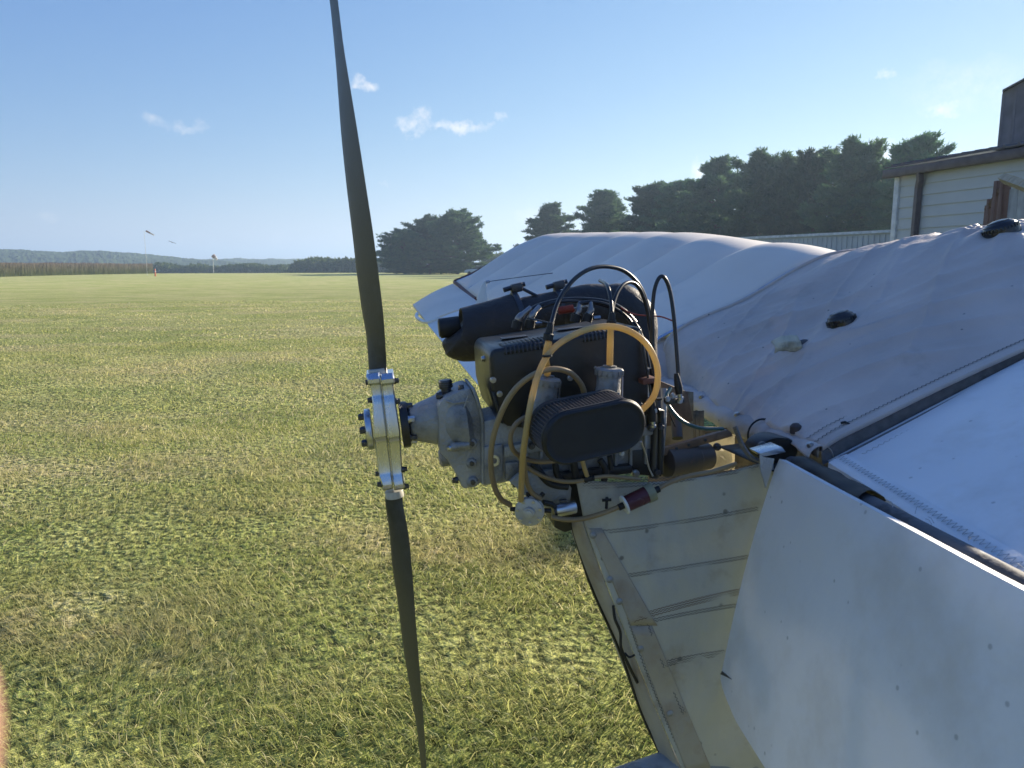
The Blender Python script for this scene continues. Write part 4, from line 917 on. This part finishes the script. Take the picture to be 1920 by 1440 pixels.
g = G().lathe(W(845, 839, .062), ea, [(0, .0045), (.0005, .0065), (.006, .008), (.034, .0062)], 18); g.obj('bolt_boss', M_CAST, gearbox); bolt(gearbox, W(843.5, 840, .062), -ea, .0045, .004, M_STEEL, 'bolt')
bolt(gearbox, W(825, 742, .03), (-ea).normalized(), .006, .006, M_DSTEEL, 'bolt'); bolt(gearbox, W(865, 729, .04), eu, .005, .006, M_DSTEEL, 'bolt'); bolt(gearbox, W(855, 900, .045), -ea, .0055, .006, M_DSTEEL, 'bolt')
for pts in (([(836, 752), (852, 756), (872, 752), (880, 753)]), ([(862, 795), (868, 770), (878, 742)]), ([(868, 812), (874, 828), (885, 838)])):
    G().tube([W(x, y, .054+.004*(x-836)/44.) for x, y in pts], .0018, 6).obj('casting_rib', M_CAST, gearbox)
for (x, y, r) in ((866, 801, .007), (884, 831, .0085), (884, 868, .008), (886, 903, .0085)):
    o = G().lathe(W(x, y, .052), en, [(0, r*1.3), (.007, r), (.008, r*.55), (.003, r*.5)], 18).obj('bolt_boss', M_CAST, gearbox); bolt(gearbox, W(x, y, .058), en, r*.55, .0035, M_DSTEEL, 'bolt')
ppoly('casting_rib', [(866, 794), (890, 791), (890, 794), (866, 797)], .055, .04, M_CAST, .0008, gearbox); ppoly('casting_rib', [(866, 801), (890, 799), (890, 803), (866, 805)], .0555, .04, M_CAST, .0008, gearbox)

cc = ppoly('crankcase', [(906, 790), (960, 778), (1225, 742), (1232, 800), (1232, 872), (1150, 880), (1080, 905), (975, 900), (906, 912)], .058, -.06, M_CAST, .004)
ppoly('crankcase_step', [(908, 838), (943, 833), (944, 893), (935, 905), (908, 909)], .066, .03, M_CAST, .003, cc)
ppoly('crankcase_step', [(946, 838), (990, 830), (1225, 800), (1225, 815), (990, 850), (946, 858)], .070, .03, M_CAST, .002, cc)
ppoly('crankcase_step', [(948, 868), (972, 866), (972, 900), (948, 902)], .068, .03, M_CAST, .002, cc)
G().lathe(W(926, 863, .064), en, [(0, .0105), (.004, .0105), (.0042, .0055), (.001, .005), (.001, .0)], 24).obj('oil_plug', M_ALU, cc)
for x in range(985, 1220, 28):
    ppoly('case_rib', [(x, 845-(x-985)*.14), (x+5, 845-(x-985)*.14), (x+5, 893-(x-985)*.1), (x, 893-(x-985)*.1)], .068, .05, M_CAST, .001, cc); bolt(cc, W(x+12, 836-(x-985)*.15, .072), en, .0055, .005, M_DSTEEL, 'bolt')
ppoly('case_block', [(905, 792), (935, 787), (936, 812), (906, 816)], .045, .0, M_DSTEEL, .002, cc)
ppoly('mount_rail', [(960, 899), (1185, 872), (1186, 888), (962, 915)], .075, .04, M_BLACK, .003, cc)
ppoly('engine_mount', [(955, 903), (972, 888), (1045, 880), (1072, 915), (1068, 955), (1038, 972), (1030, 955), (985, 930)], .085, .075, M_CAST, .002, air)
ppoly('engine_mount', [(1035, 905), (1100, 895), (1110, 960), (1098, 985), (1060, 1000), (1040, 990)], .05, -.04, M_BLACK, .004, air)
# ------------------------------------------------------------------ cooling shroud with fins
shr = ppoly('engine_shroud', [(925, 655), (1190, 613), (1204, 614), (1210, 640), (1226, 778), (1120, 795), (1000, 806), (952, 800), (935, 788), (921, 735), (917, 668)], .085, -.135, M_SHROUD, .013, bseg=4)
ppoly('shroud_bracket', [(921, 735), (929, 735), (945, 796), (937, 793)], .088, .02, M_SHROUD, .002, shr)
for (x, y) in ((911, 672), (924, 712), (936, 738), (1068, 708)):
    bolt(shr, W(x, y, .082 if x > 915 else .02)+(-ea*.004 if x < 915 else en*.004), en if x > 915 else -ea, .0045, .0035, M_STEEL, 'screw', 12)
# slots along the top near edge: black sheet paints the recess shade behind the fins
def edge_pt(x, k, dh=0.): s, h = SH(x, 655-(x-925)*.158, .085); return T(s, h+dh, k)
for (xa, xb) in ((944, 1030), (1092, 1150)):
    a = edge_pt(xa, .085); b = edge_pt(xb, .085); q = [a+eu*.0015-en*.060, b+eu*.0015-en*.060, b+eu*.0025, b-eu*.014+en*.0015, a-eu*.014+en*.0015, a+eu*.0025]
    dd = (b-a); G().grid([[p+dd*t for t in (0, 1)] for p in (a+eu*.0016-en*.055, a+eu*.0016-en*.013, a-eu*.002-en*.003, a-eu*.013+en*.0012)]).obj('fin_recess_shade', M_BLACK, shr, solid=.001)
    n = int((xb-xa)/8)
    for i in range(n+1):
        p = a.lerp(b, (i+.5)/(n+1)); G().tube(catmull([p+eu*.003-en*.050, p+eu*.003-en*.018, p-eu*.000-en*.002, p-eu*.0125+en*.002], 4), .0016, 6).obj('cooling_fin', M_DSTEEL, shr)
top = lambda x, k: edge_pt(x, k, .002)

# cylinder heads: fin stack showing above the shroud
for xc in (985, 1098):
    c = top(xc, -.03)
    G().box(c+eu*.0005, (.05, .03, .0015), (ea, en, eu)).obj('gasket_plate', M_DSTEEL, shr, bevel=.0004)
# spark plug boots with bright elbows
def boot(x0, y0, x1, y1, x2, y2, k):
    p = [W(x0, y0, k), W((x0+x1)/2-1, (y0+y1)/2, k), W(x1, y1, k), W(x2, y2, k-.01)]
    o = G().tube(catmull(p, 6), [.0075]*8+[.0068]*6+[.0050]*5, 12).obj('plug_boot', M_BOOT, air)
    G().tube([p[0]-(p[1]-p[0]).normalized()*.004, p[0]+(p[1]-p[0]).normalized()*.010], .0098, 12).obj('boot_collar', M_RUB, o); G().tube([p[1], p[1]+(p[2]-p[1]).normalized()*.002], .0082, 12).obj('boot_ring', M_RUB, o)
M_BOOT = mat('metal_sleeve', (.36, .33, .30), .28, metal=.9)
boot(969, 612, 975, 594, 995, 577, .02); boot(993, 610, 998, 590, 1012, 575, .02); boot(1079, 600, 1085, 582, 1087, 568, .0); boot(1101, 599, 1108, 582, 1107, 568, .0)
G().lathe(W(1004, 606, .03), ea, [(0, .004), (.012, .004)], 8).obj('plug_nut', M_STEEL, shr); G().lathe(W(1113, 597, .01), ea, [(0, .0045), (.013, .0045)], 8).obj('plug_nut', M_STEEL, shr)
# ------------------------------------------------------------------ exhaust
def wt(k): return [(858, 634), (866, 633), (880, 630)]
mp = [W(853, 622, -.30), W(857, 626, -.30), W(866, 628, -.30), W(900, 623, -.30), W(945, 610, -.29), W(975, 598, -.29)]
mr = [.030, .050, .060, .064, .063, .060]
mo = G().tube(catmull(mp, 5), list(np.interp(np.linspace(0, 5, 26), range(6), mr)), 40).obj('muffler', M_MUFF, air)
mp2 = [W(972, 599, -.29), W(1010, 590, -.29), W(1045, 583, -.29), W(1075, 578, -.28)]
G().tube(catmull(mp2, 5), list(np.interp(np.linspace(0, 3, 16), range(4), [.047, .046, .045, .046])), 32).obj('muffler_cone', M_MUFF, mo)
mp3 = [W(1065, 580, -.28), W(1100, 576, -.27), W(1140, 580, -.26), W(1165, 592, -.25)]
G().tube(catmull(mp3, 5), list(np.interp(np.linspace(0, 3, 16), range(4), [.045, .052, .055, .052])), 32).obj('muffler_chamber', M_MUFF, mo)
mp4 = [W(1130, 584, -.26), W(1160, 578, -.25), W(1190, 600, -.24), W(1200, 650, -.22), W(1203, 720, -.20), W(1200, 780, -.16)]
G().tube(catmull(mp4, 7), list(np.interp(np.linspace(0, 5, 36), range(6), [.050, .056, .050, .038, .032, .03])), 32).obj('exhaust_elbow', M_MUFF, mo)
st0 = W(824, 612, -.30); st1 = W(856, 622, -.30)
G().tube([W(824, 616, -.30), W(862, 611, -.30)], [.0225, .0225], 28).obj('exhaust_outlet', M_RUB, mo, bevel=.002)
G().tube([W(822.5, 616.2, -.30), W(824.5, 616, -.30)], [.019, .019], 28).obj('outlet_rim', M_BLACK, mo)
for (x, y, r) in ((974, 598, .062), (1052, 582, .049)):
    c = W(x, y, -.29); d = (W(x+20, y-5, -.29)-c).normalized(); o = G().tube([c-d*.006, c+d*.006], r, 32).obj('muffler_clamp', M_DSTEEL, mo, bevel=.001)
    G().box(c+eu*(r+.008), (.026, .02, .02), (d, en, eu)).obj('clamp_block', M_DSTEEL, o, bevel=.003)
    G().tube([c+eu*(r+.010)-d*.03, c+eu*(r+.012)+d*.02], .0055, 8).obj('clamp_screw', M_DSTEEL, o)
    G().tube([c+eu*(r+.004)+d*.012, c+eu*(r-.022)+d*.045+en*.015], .004, 6).obj('spring_hook', M_DSTEEL, o)
# springs
def helix(a, b, r, n, wire, m, parent, name='spring', seg=6):
    d = b-a; x, y = basis_z(d); pts = [a+d*(i/(n*10.))+(x*cos(i*2*pi/10)+y*sin(i*2*pi/10))*r for i in range(n*10+1)]; return G().tube(pts, wire, seg).obj(name, m, parent)
helix(W(1046, 583, .0), W(1075, 578, .0), .0065, 11, .0013, M_RED, air); G().tube([W(1046, 584, .0), W(1075, 579, .0)], .0050, 10).obj('spring_core', mat('dark_red_core', (.10, .03, .02), .6), air)
G().tube([W(990, 596, .04), W(1032, 606, .05)], .0018, 5).obj('linkage_rod', M_DSTEEL, air); G().tube([W(1075, 578, 0), W(1110, 573, -.02)], .0016, 5).obj('linkage_rod', M_STEEL, air)
# ------------------------------------------------------------------ carburettors
def carb(xt, yt, xb, yb, k, lab):
    a = W(xb, yb, k); b = W(xt, yt, k); d = (b-a).normalized(); L_ = (b-a).length
    o = G().lathe(a, d, [(0, .021), (L_*.6, .0215), (L_*.62, .0205), (L_*.86, .0205), (L_*.865, .0235), (L_*.97, .0238), (L_, .0215), (L_+.002, .010), (L_+.003, .0)], 36).obj('carburettor', M_CASTL, air); tag(o, lab)
    for i in range(14):
        an = i*2*pi/14; x, y = basis_z(d); G().box(a+d*(L_*.915)+(x*cos(an)+y*sin(an))*.0238, (.002, .0035, L_*.10), (x*cos(an)+y*sin(an), y*cos(an)-x*sin(an), d)).obj('grip_rib', M_CASTL, o)
    G().lathe(a+d*(L_+.001), d, [(0, .012), (.003, .012), (.004, .006)], 20).obj('cap_boss', M_CASTL, o)
    G().tube([b-en*.004-ea*.022+d*.001, b-ea*.025-en*.006+d*.004], .003, 6).obj('cap_lug', M_CASTL, o)
    G().lathe(a+d*L_*.1-en*.005, -en, [(-.02, .024), (.0, .024), (.055, .020), (.07, .022)], 24).obj('intake_throat', M_RUB, o)
    G().box(a+d*L_*.32+en*.018, (.030, .010, L_*.5), (ea, en, d)).obj('body_casting', M_CASTL, o, bevel=.003)
    G().tube([a+d*(L_*.8)+ea*.024, a+d*(L_*.2)+ea*.027], .0018, 6).obj('vent_pipe', M_STEEL, o)
    G().lathe(a+d*L_*.25-ea*.02, -ea, [(0, .006), (.012, .006), (.013, .004)], 8).obj('adjuster_screw', M_DSTEEL, o)
    return o
carb(1026, 708, 1013, 815, .165, 'left carburettor beside the propeller end'); carb(1143, 690, 1136, 790, .165, 'right carburettor behind the oval air filter')
# ------------------------------------------------------------------ oval air filter
fa = (en*.95+ea*.16-eu*.13).normalized()
def stad(c, fx, fy, rx, half, n=20):
    out = []
    for sgn, a0 in ((1, -pi/2), (-1, pi/2)):
        for i in range(n): 
            a = a0+pi*i/(n-1.); out.append(c+fx*(sgn*half+rx*cos(a))+fy*(rx*sin(a)))
    return out
fc = W(1113, 808, .275); fx = (W(1165, 800.5, .275)-W(1062, 816, .275)).normalized(); fx = (fx-fa*fx.dot(fa)).normalized(); fy = fa.cross(fx)
if fy.z < 0: fy = -fy
HLF = .0445; RR = .0425
g = G(); prof = [(-.062, .93), (-.060, 1.0), (-.050, 1.0), (-.048, .9), (-.008, .9), (-.006, .99), (0, 1.02), (.006, 1.02), (.0095, .98), (.0105, .93), (.0085, .86), (.0085, .70)]
rows = [stad(fc+fa*t, fx, fy, RR*max(q, .02), HLF if q > .5 else HLF*.98) for t, q in prof]
g.grid(rows, wrap=True); g.f.append(tuple(range((len(rows)-1)*40, len(rows)*40))); af = g.obj('air_filter', M_RUB, air, angle=50)
per = stad(fc, fx, fy, RR*.99, HLF, 28); cl = per+[per[0]]; pts = []
Lc = [0]
for i in range(1, len(cl)): Lc.append(Lc[-1]+(cl[i]-cl[i-1]).length)
NP = 72
pm = None
for i in range(NP):
    t = Lc[-1]*i/NP; j = max(0, min(len(cl)-2, int(np.searchsorted(Lc, t))-1)); f = (t-Lc[j])/(Lc[j+1]-Lc[j]+1e-9); p = cl[j].lerp(cl[j+1], f)
    cpt = fc+fx*max(-HLF, min(HLF, (p-fc).dot(fx))); rad = (p-cpt).normalized(); M0 = Matrix.Translation(p-rad*.0015-fa*.028) @ Matrix((( *rad, 0), (*fa.cross(rad), 0), (*fa, 0), (0, 0, 0, 1))).transposed()
    if pm is None:
        o = G().prism([(-.005, -.0022, -.0205), (.0012, -.0004, -.0205), (.0012, .0004, -.0205), (-.005, .0022, -.0205)], Vector((0, 0, .041))).obj('filter_pleat', mat('pleat_cotton', (.10, .085, .08), .75), af, M=M0, smooth=False); pm = o
    else: inst(pm, 'filter_pleat', af, M0)
G().tube([p-(p-fc).normalized()*0+fa*.0035+(p-(fc+fx*max(-HLF, min(HLF, (p-fc).dot(fx))))).normalized()*.0013 for p in cl], .0012, 5, caps=False).obj('cap_rim', M_RUB, af)
G().box(fc-fa*.045-fx*.05-fy*.01, (.02, .05, .04), (fx, fa, fy)).obj('filter_neck', M_RUB, af, bevel=.006)
# ------------------------------------------------------------------ hoses and cables
def hose(pts, r, m=None, name='fuel_hose', lab=None, ends=None):
    o = G().tube(catmull([W(*p) for p in pts], 9), r, 14).obj(name, m or M_HOSE_LIT, air)
    if lab: tag(o, lab)
    return o
hose([(957, 947, .125), (938, 934, .14), (925, 905, .15), (920, 860, .165), (926, 815, .18), (944, 765, .2), (968, 728, .21), (1000, 703, .215), (1035, 692, .21), (1065, 697, .20), (1085, 714, .19), (1095, 735, .18), (1097, 762, .16)], .0048, M_HOSE_SHADE, lab='hose looping from the fuel pump over the left carburettor')
hose([(977, 938, .13), (978, 900, .17), (981, 850, .215), (988, 800, .235), (996, 752, .235), (1010, 700, .225), (1030, 662, .215), (1058, 638, .205), (1100, 618, .2), (1143, 612, .2), (1180, 621, .205), (1211, 644, .21), (1230, 680, .215), (1233, 715, .215), (1224, 746, .21), (1200, 772, .2)], .0052, M_HOSE_LIT, lab='long amber hose arching over both carburettors')
hose([(1029, 640, .21), (1023, 668, .205), (1026, 690, .185), (1026, 708, .165)], .0056, M_HOSE_LIT, lab='short amber sleeve above the left carburettor')
hose([(1145, 612, .175), (1144, 650, .17), (1143, 692, .165)], .0056, M_HOSE_LIT, lab='straight amber sleeve above the right carburettor')
hose([(1000, 783, .17), (984, 783, .18), (966, 797, .19), (957, 820, .19), (963, 845, .18), (985, 860, .17), (1015, 866, .16), (1048, 863, .15)], .0042, M_HOSE_SHADE, lab='small hose loop left of the air filter')
hose([(970, 850, .16), (985, 873, .15), (1010, 889, .14), (1045, 901, .13), (1075, 903, .125), (1098, 900, .125)], .0038, M_HOSE_SHADE)
hose([(1110, 896, .125), (1135, 893, .12), (1165, 895, .115), (1200, 899, .108)], .0036, M_HOSE_SHADE)
hose([(1088, 848, .13), (1094, 872, .128), (1101, 893, .125)], .0040, M_HOSE_LIT)
hose([(981, 845, .20), (984, 880, .17), (988, 905, .14), (998, 924, .13), (1014, 935, .13)], .0046, M_HOSE_SHADE, lab='hose running down to the top of the fuel pump')
hose([(1034, 969, .125), (1060, 974, .13), (1090, 973, .13), (1125, 964, .135), (1162, 950, .135)], .0045, M_HOSE_SHADE, lab='hose from the fuel pump to the red fuel filter')
hose([(1232, 918, .135), (1255, 905, .13), (1290, 893, .125), (1335, 884, .12), (1380, 870, .11)], .0042, M_HOSE_SHADE, lab='hose leaving the red fuel filter under the wing root')
hose([(1257, 728, .0), (1249, 745, .02), (1256, 765, .05), (1280, 790, .06), (1315, 803, .05), (1355, 804, .03)], .0038, M_GHOSE, name='primer_hose')
G().box(W(1102, 898, .125), (.016, .010, .009), (ea, en, eu)).obj('hose_tee', M_RUB, air, bevel=.002)
for (x, y, k, ax) in ((1026, 667, .218, eu), (1098, 900, .125, ea), (1112, 896, .125, ea), (1236, 748, .21, eu)):
    c = W(x, y, k); G().tube([c-ax*.0016, c+ax*.0016], .0082 if x < 1090 else .0055, 12).obj('zip_tie', M_RUB, air)
cab = lambda pts, r=.0032, m=M_CABLE, lab=None, name='control_cable': hose(pts, r, m, name, lab)
cab([(1030, 628, .20), (1036, 600, .18), (1045, 570, .16), (1060, 543, .14), (1083, 518, .12), (1110, 503, .1), (1140, 500, .08), (1170, 508, .06), (1195, 530, .05), (1210, 560, .04), (1219, 600, .04), (1223, 660, .05), (1228, 740, .08)], .0038, lab='tall black throttle cable arching above the shroud')
cab([(1146, 600, .15), (1149, 575, .13), (1157, 550, .11), (1170, 533, .09), (1186, 530, .07), (1200, 543, .06), (1212, 575, .05), (1219, 620, .05)], .0036, lab='lower black throttle cable inside the tall one')
cab([(1147, 585, .14), (1145, 560, .12), (1138, 535, .08), (1125, 526, .0)], .0034)
cab([(1225, 690, .09), (1224, 640, .08), (1223, 590, .08), (1227, 545, .08), (1236, 521, .08), (1246, 521, .08), (1256, 545, .08), (1263, 590, .09), (1268, 650, .1), (1272, 705, .11)], .0036, lab='narrow black cable loop right of the muffler elbow')
cab([(985, 588, .01), (1010, 573, .0), (1050, 563, -.01), (1095, 561, -.02), (1140, 567, -.02), (1170, 582, -.02), (1192, 605, -.02)], .0042, name='ignition_lead')
cab([(1008, 580, .0), (1040, 568, .0), (1080, 565, -.01), (1130, 572, -.02), (1175, 592, -.02), (1200, 622, .0), (1216, 680, .02), (1222, 740, .04)], .0032, name='ignition_lead')
cab([(1086, 570, -.005), (1110, 566, -.01), (1145, 574, -.01), (1180, 600, -.01), (1198, 640, .0)], .0034, name='ignition_lead')
cab([(1160, 574, -.02), (1185, 588, .0), (1215, 592, .03), (1240, 594, .06), (1262, 602, .09)], .0014, M_RED, name='red_wire')
cab([(1204, 640, .09), (1212, 690, .10), (1220, 740, .10), (1222, 790, .09)], .0022, name='wire'); cab([(1198, 620, .088), (1214, 700, .095), (1216, 745, .1)], .0016, M_STEEL, name='wire')
cab([(1202, 828, .14), (1210, 850, .12), (1216, 875, .11), (1224, 893, .11)], .0016, M_STEEL, name='wire'); cab([(1252, 740, .02), (1254, 770, .05), (1266, 800, .05)], .0014, name='wire')
def bootc(x0, y0, x1, y1, k):
    a = W(x0, y0, k); b = W(x1, y1, k); d = (b-a).normalized(); L_ = (b-a).length; G().lathe(a, d, [(0, .0082), (L_*.35, .0085), (L_*.4, .0065), (L_*.8, .0058), (L_, .0042)], 16).obj('cable_boot', M_RUB, air)
bootc(1027, 638, 1033, 604, .205); bootc(1146, 610, 1148, 585, .16)
for x0, y0, x1, y1, k in ((1268, 700, 1274, 738, .115), (1222, 742, 1224, 790, .1)):
    a = W(x0, y0, k); b = W(x1, y1, k); d = (b-a).normalized(); L_ = (b-a).length; o = G().lathe(a, d, [(0, .004), (L_*.3, .006), (L_*.7, .0075), (L_, .0065)], 12).obj('cable_end', M_RUB, air)
    G().lathe(b, d, [(0, .0045), (.006, .0045), (.007, .006), (.011, .006), (.012, .003)], 8).obj('adjuster_nut', M_STEEL, o)
G().box(W(1264, 750, .09), (.035, .02, .012), (ea, en, eu)).obj('throttle_block', M_DSTEEL, air, bevel=.003)
for (x, y) in ((1252, 748), (1262, 742), (1275, 752)): bolt(air, W(x, y, .105), en, .004, .003, M_STEEL, 'bolt')
# ------------------------------------------------------------------ fuel pump and filter
M_CASTP = mat('grey_pump_casting', (.48, .48, .46), .45, metal=.4, scale=14, col2=(.38, .38, .37))
pa = (en*.93-ea*.30+eu*.02).normalized(); pc = W(992, 961, .135)
pu = G().lathe(pc-pa*.028, pa, [(0, .020), (.012, .022), (.0125, .0255), (.018, .0262), (.019, .0235), (.0205, .0255), (.026, .0255), (.0275, .0235)], 40).obj('fuel_pump', M_CASTP, air)
G().lathe(pc-pa*.002, pa, [(0, .0105), (.007, .010), (.008, .0088)], 24).obj('pump_boss', M_CASTP, pu); G().lathe(pc+pa*.006, pa, [(0, .0065), (.0025, .0065), (.003, .005)], 6).obj('pump_hex', M_CASTP, pu)
x, y = basis_z(pa)
for i in range(7):
    a = i*2*pi/7+.3; bolt(pu, pc-pa*.001+(x*cos(a)+y*sin(a))*.0208, pa, .0026, .0022, M_STEEL, 'screw', 10)
for dx, dy in ((-.028, .006), (.0, .026), (.022, .022), (.030, -.006)):
    p = pc-pa*.014+ea*dx*.8+eu*dy*.8; G().tube([p, pc-pa*.014+ea*dx*1.25+eu*dy*1.25], .0042, 10).obj('hose_barb', M_RUB, pu)
cy = G().tube([W(1040, 957, .11), W(1078, 950, .105)], .0125, 24).obj('pump_canister', M_ALU, air, bevel=.001)
G().tube([W(1037, 958, .11), W(1042, 957, .11)], .0138, 24).obj('canister_clamp', M_BLACK, cy); G().box(W(1056, 939, .105), (.012, .01, .006), (ea, en, eu)).obj('canister_lug', M_DSTEEL, cy, bevel=.001)
G().tube([W(1018, 942, .12), W(1034, 945, .115), W(1042, 952, .115)], .005, 8).obj('pump_link', M_RUB, pu)
f0 = W(1172, 946, .138); f1 = W(1226, 921, .135); fd = (f1-f0).normalized(); FL = (f1-f0).length
ff = G().lathe(f0, fd, [(0, .0145), (FL*.78, .0155), (FL*.79, .0150)], 32).obj('fuel_filter', M_REDP, air)
G().lathe(f0+fd*FL*.74, fd, [(0, .0165), (FL*.24, .0168), (FL*.27, .012)], 32).obj('filter_cap', M_CLEARP, ff)
G().lathe(f0-(fd*.002), (fd*.9+en*.0).normalized(), [(-.001, .0165), (.0, .0175), (.0025, .0175), (.0035, .0165)], 36).obj('filter_disc', M_WHITEP, ff)
G().tube([f0-fd*.013, f0], .0062, 14).obj('filter_barb', M_RUB, ff); G().tube([f1-fd*.002, f1+fd*.011], .0062, 14).obj('filter_barb', M_RUB, ff)
G().tube([W(1138, 932, .12), W(1137, 954, .122)], .003, 6).obj('cable_tie', M_RUB, sd); G().tube([W(1129, 938, .12), W(1146, 937, .122)], .003, 6).obj('cable_tie', M_RUB, sd)
# ------------------------------------------------------------------ pieces between the engine and the wing root
pp = G().lathe(W(1245, 868, .02), (W(1345, 852, -.02)-W(1245, 868, .02)).normalized(), [(0, .020), (.004, .030), (.075, .030), (.078, .027), (.110, .027), (.112, .02)], 28).obj('mount_tube', M_PIPE, air)
ch = G().prism([W(1240, 842, .03), W(1365, 806, .0), W(1372, 811, .0), W(1374, 818, .0), W(1245, 855, .03)], -en*.012).obj('drilled_channel', M_BROWN, air, bevel=.001)
for x, y in ((1268, 841), (1291, 834), (1322, 825)): G().lathe(W(x, y, .031-.03*(x-1240)/130.), en, [(0, .0032), (.002, .0032), (.0022, .0018)], 10).obj('channel_rivet', M_DSTEEL, ch)
for pts, r, m in (([(1228, 690, .05), (1232, 790, .06), (1226, 895, .06)], .010, M_DSTEEL), ([(1245, 730, -.02), (1243, 800, .02), (1236, 880, .03)], .007, M_CAST), ([(1232, 770, .075), (1240, 770, .07), (1238, 888, .07)], .006, M_BLACK), ([(1268, 790, -.05), (1270, 822, -.03)], .011, M_PIPE), ([(1195, 640, .02), (1212, 720, .05), (1220, 800, .06)], .007, M_BLACK)):
    G().tube([W(*p) for p in pts], r, 12).obj('engine_mount_strut', m, air)
ppoly('mount_plate', [(1190, 700), (1222, 690), (1232, 790), (1215, 800), (1196, 790)], .05, .02, M_CAST, .003); ppoly('mount_plate', [(1180, 845), (1240, 838), (1242, 895), (1182, 890)], .06, -.04, M_BLACK, .004)
ppoly('mount_plate', [(1240, 715), (1290, 735), (1300, 790), (1250, 800)], -.10, -.12, M_BROWN, .002)
ppoly('mount_plate', [(1205, 712), (1232, 708), (1234, 718), (1206, 722)], .11, .06, mat('rust_brown_block', (.16, .06, .04), .6), .002)
for (x, y, k, r, m) in ((1217, 752, .11, .004, M_STEEL), (1226, 770, .1, .005, M_STEEL), (1240, 800, .08, .005, M_DSTEEL), (1200, 758, .12, .004, M_DSTEEL), (1160, 762, .12, .004, M_STEEL), (1192, 888, .07, .006, M_STEEL), (1232, 885, .07, .006, M_DSTEEL), (1345, 838, .04, .006, M_DSTEEL), (1166, 850, .1, .004, M_STEEL)):
    bolt(air, W(x, y, k), en, r, r, m, 'bolt')
for pts, r in (([(1040, 862, .1), (1045, 890, .1), (1060, 905, .1)], .006), ([(1075, 862, .11), (1080, 895, .11)], .007), ([(1125, 862, .1), (1135, 880, .1), (1132, 905, .1)], .006), ([(1143, 855, .1), (1146, 880, .1)], .005), ([(1000, 870, .1), (1030, 905, .1), (1065, 912, .1)], .007)):
    cab([(p[0], p[1], p[2]) for p in pts], r, M_RUB, name='rubber_pipe')

# ------------------------------------------------------------------ the hand of the person taking the picture
def build_hand():
    M_SKIN = mat('skin', (.60, .33, .24), .5, col2=(.52, .27, .20), scale=60, bump=.1, transl=.12)
    def A(px, py, d): return P(px, py, d)
    root = empty('person', A(-560, 1900, .075)); tag(root, 'blurred fingertip of the person holding the camera at the left edge', 'person')
    def skin(name, chain, edges, parent, rb):
        me = bpy.data.meshes.new(name); me.from_pydata([tuple(p) for p, r in chain], edges, []); o = bpy.data.objects.new(name, me); COL.objects.link(o)
        c = WM[root.name].translation; place(o, parent, Matrix.Identity(4)); md = o.modifiers.new('skin', 'SKIN'); md.use_smooth_shade = True
        for v, (p, r) in zip(me.skin_vertices[0].data if me.skin_vertices else [], chain): v.radius = (r, r)
        o.modifiers.new('sub', 'SUBSURF').levels = 2; o.modifiers['sub'].render_levels = 2; me.materials.append(M_SKIN); return o
    # palm and wrist to the left of the camera, four curled fingers, one straight index finger reaching into view
    pts = []; ed = []
    def add(p, r, par=None):
        pts.append((Vector(p), r)); 
        if par is not None: ed.append((par, len(pts)-1))
        return len(pts)-1
    tipx = -.0385
    f = lambda x, y, z: (x, y, CAMH+z)
    w = add(f(-.135, -.035, -.150), .026); p = add(f(-.100, .005, -.105), .030, w); p2 = add(f(-.082, .022, -.072), .022, p)
    i1 = add(f(-.0640, .045, -.0640), .0098, p2); i2 = add(f(-.0535, .0545, -.0540), .0088, i1); i3 = add(f(-.0505, .0575, -.0400), .0080, i2); i4 = add(f(-.0503, .0580, -.0290), .0072, i3)
    for j in range(3):
        q1 = add(f(-.098-.004*j, .038-.006*j, -.062-.020*j), .0095, p2 if j == 0 else p); q2 = add(f(-.094-.004*j, .066-.006*j, -.060-.021*j), .0090, q1); q3 = add(f(-.078-.004*j, .070-.007*j, -.068-.021*j), .0080, q2); add(f(-.076-.004*j, .052-.007*j, -.074-.021*j), .0070, q3)
    t1 = add(f(-.088, -.012, -.078), .0125, p); t2 = add(f(-.070, -.010, -.052), .0105, t1); add(f(-.058, -.006, -.032), .0088, t2)
    add(f(-.19, -.11, -.27), .034, w)
    o = skin('hand', pts, ed, root, None)
build_hand()

# ------------------------------------------------------------------ air: thin even haze
def build_haze():
    g = G().box((0, 1000, 36), (8000, 7200, 92)); m = bpy.data.materials.new('haze'); m.use_nodes = True; nt = m.node_tree; nt.nodes.clear()
    o_ = nt.nodes.new('ShaderNodeOutputMaterial'); v = nt.nodes.new('ShaderNodeVolumePrincipled'); v.inputs['Color'].default_value = (.55, .75, 1, 1); v.inputs['Density'].default_value = HAZE; v.inputs['Anisotropy'].default_value = .3
    nt.links.new(v.outputs[0], o_.inputs['Volume']); o = g.obj('haze', m, None, smooth=False); tag(o, kind='stuff')
build_haze()
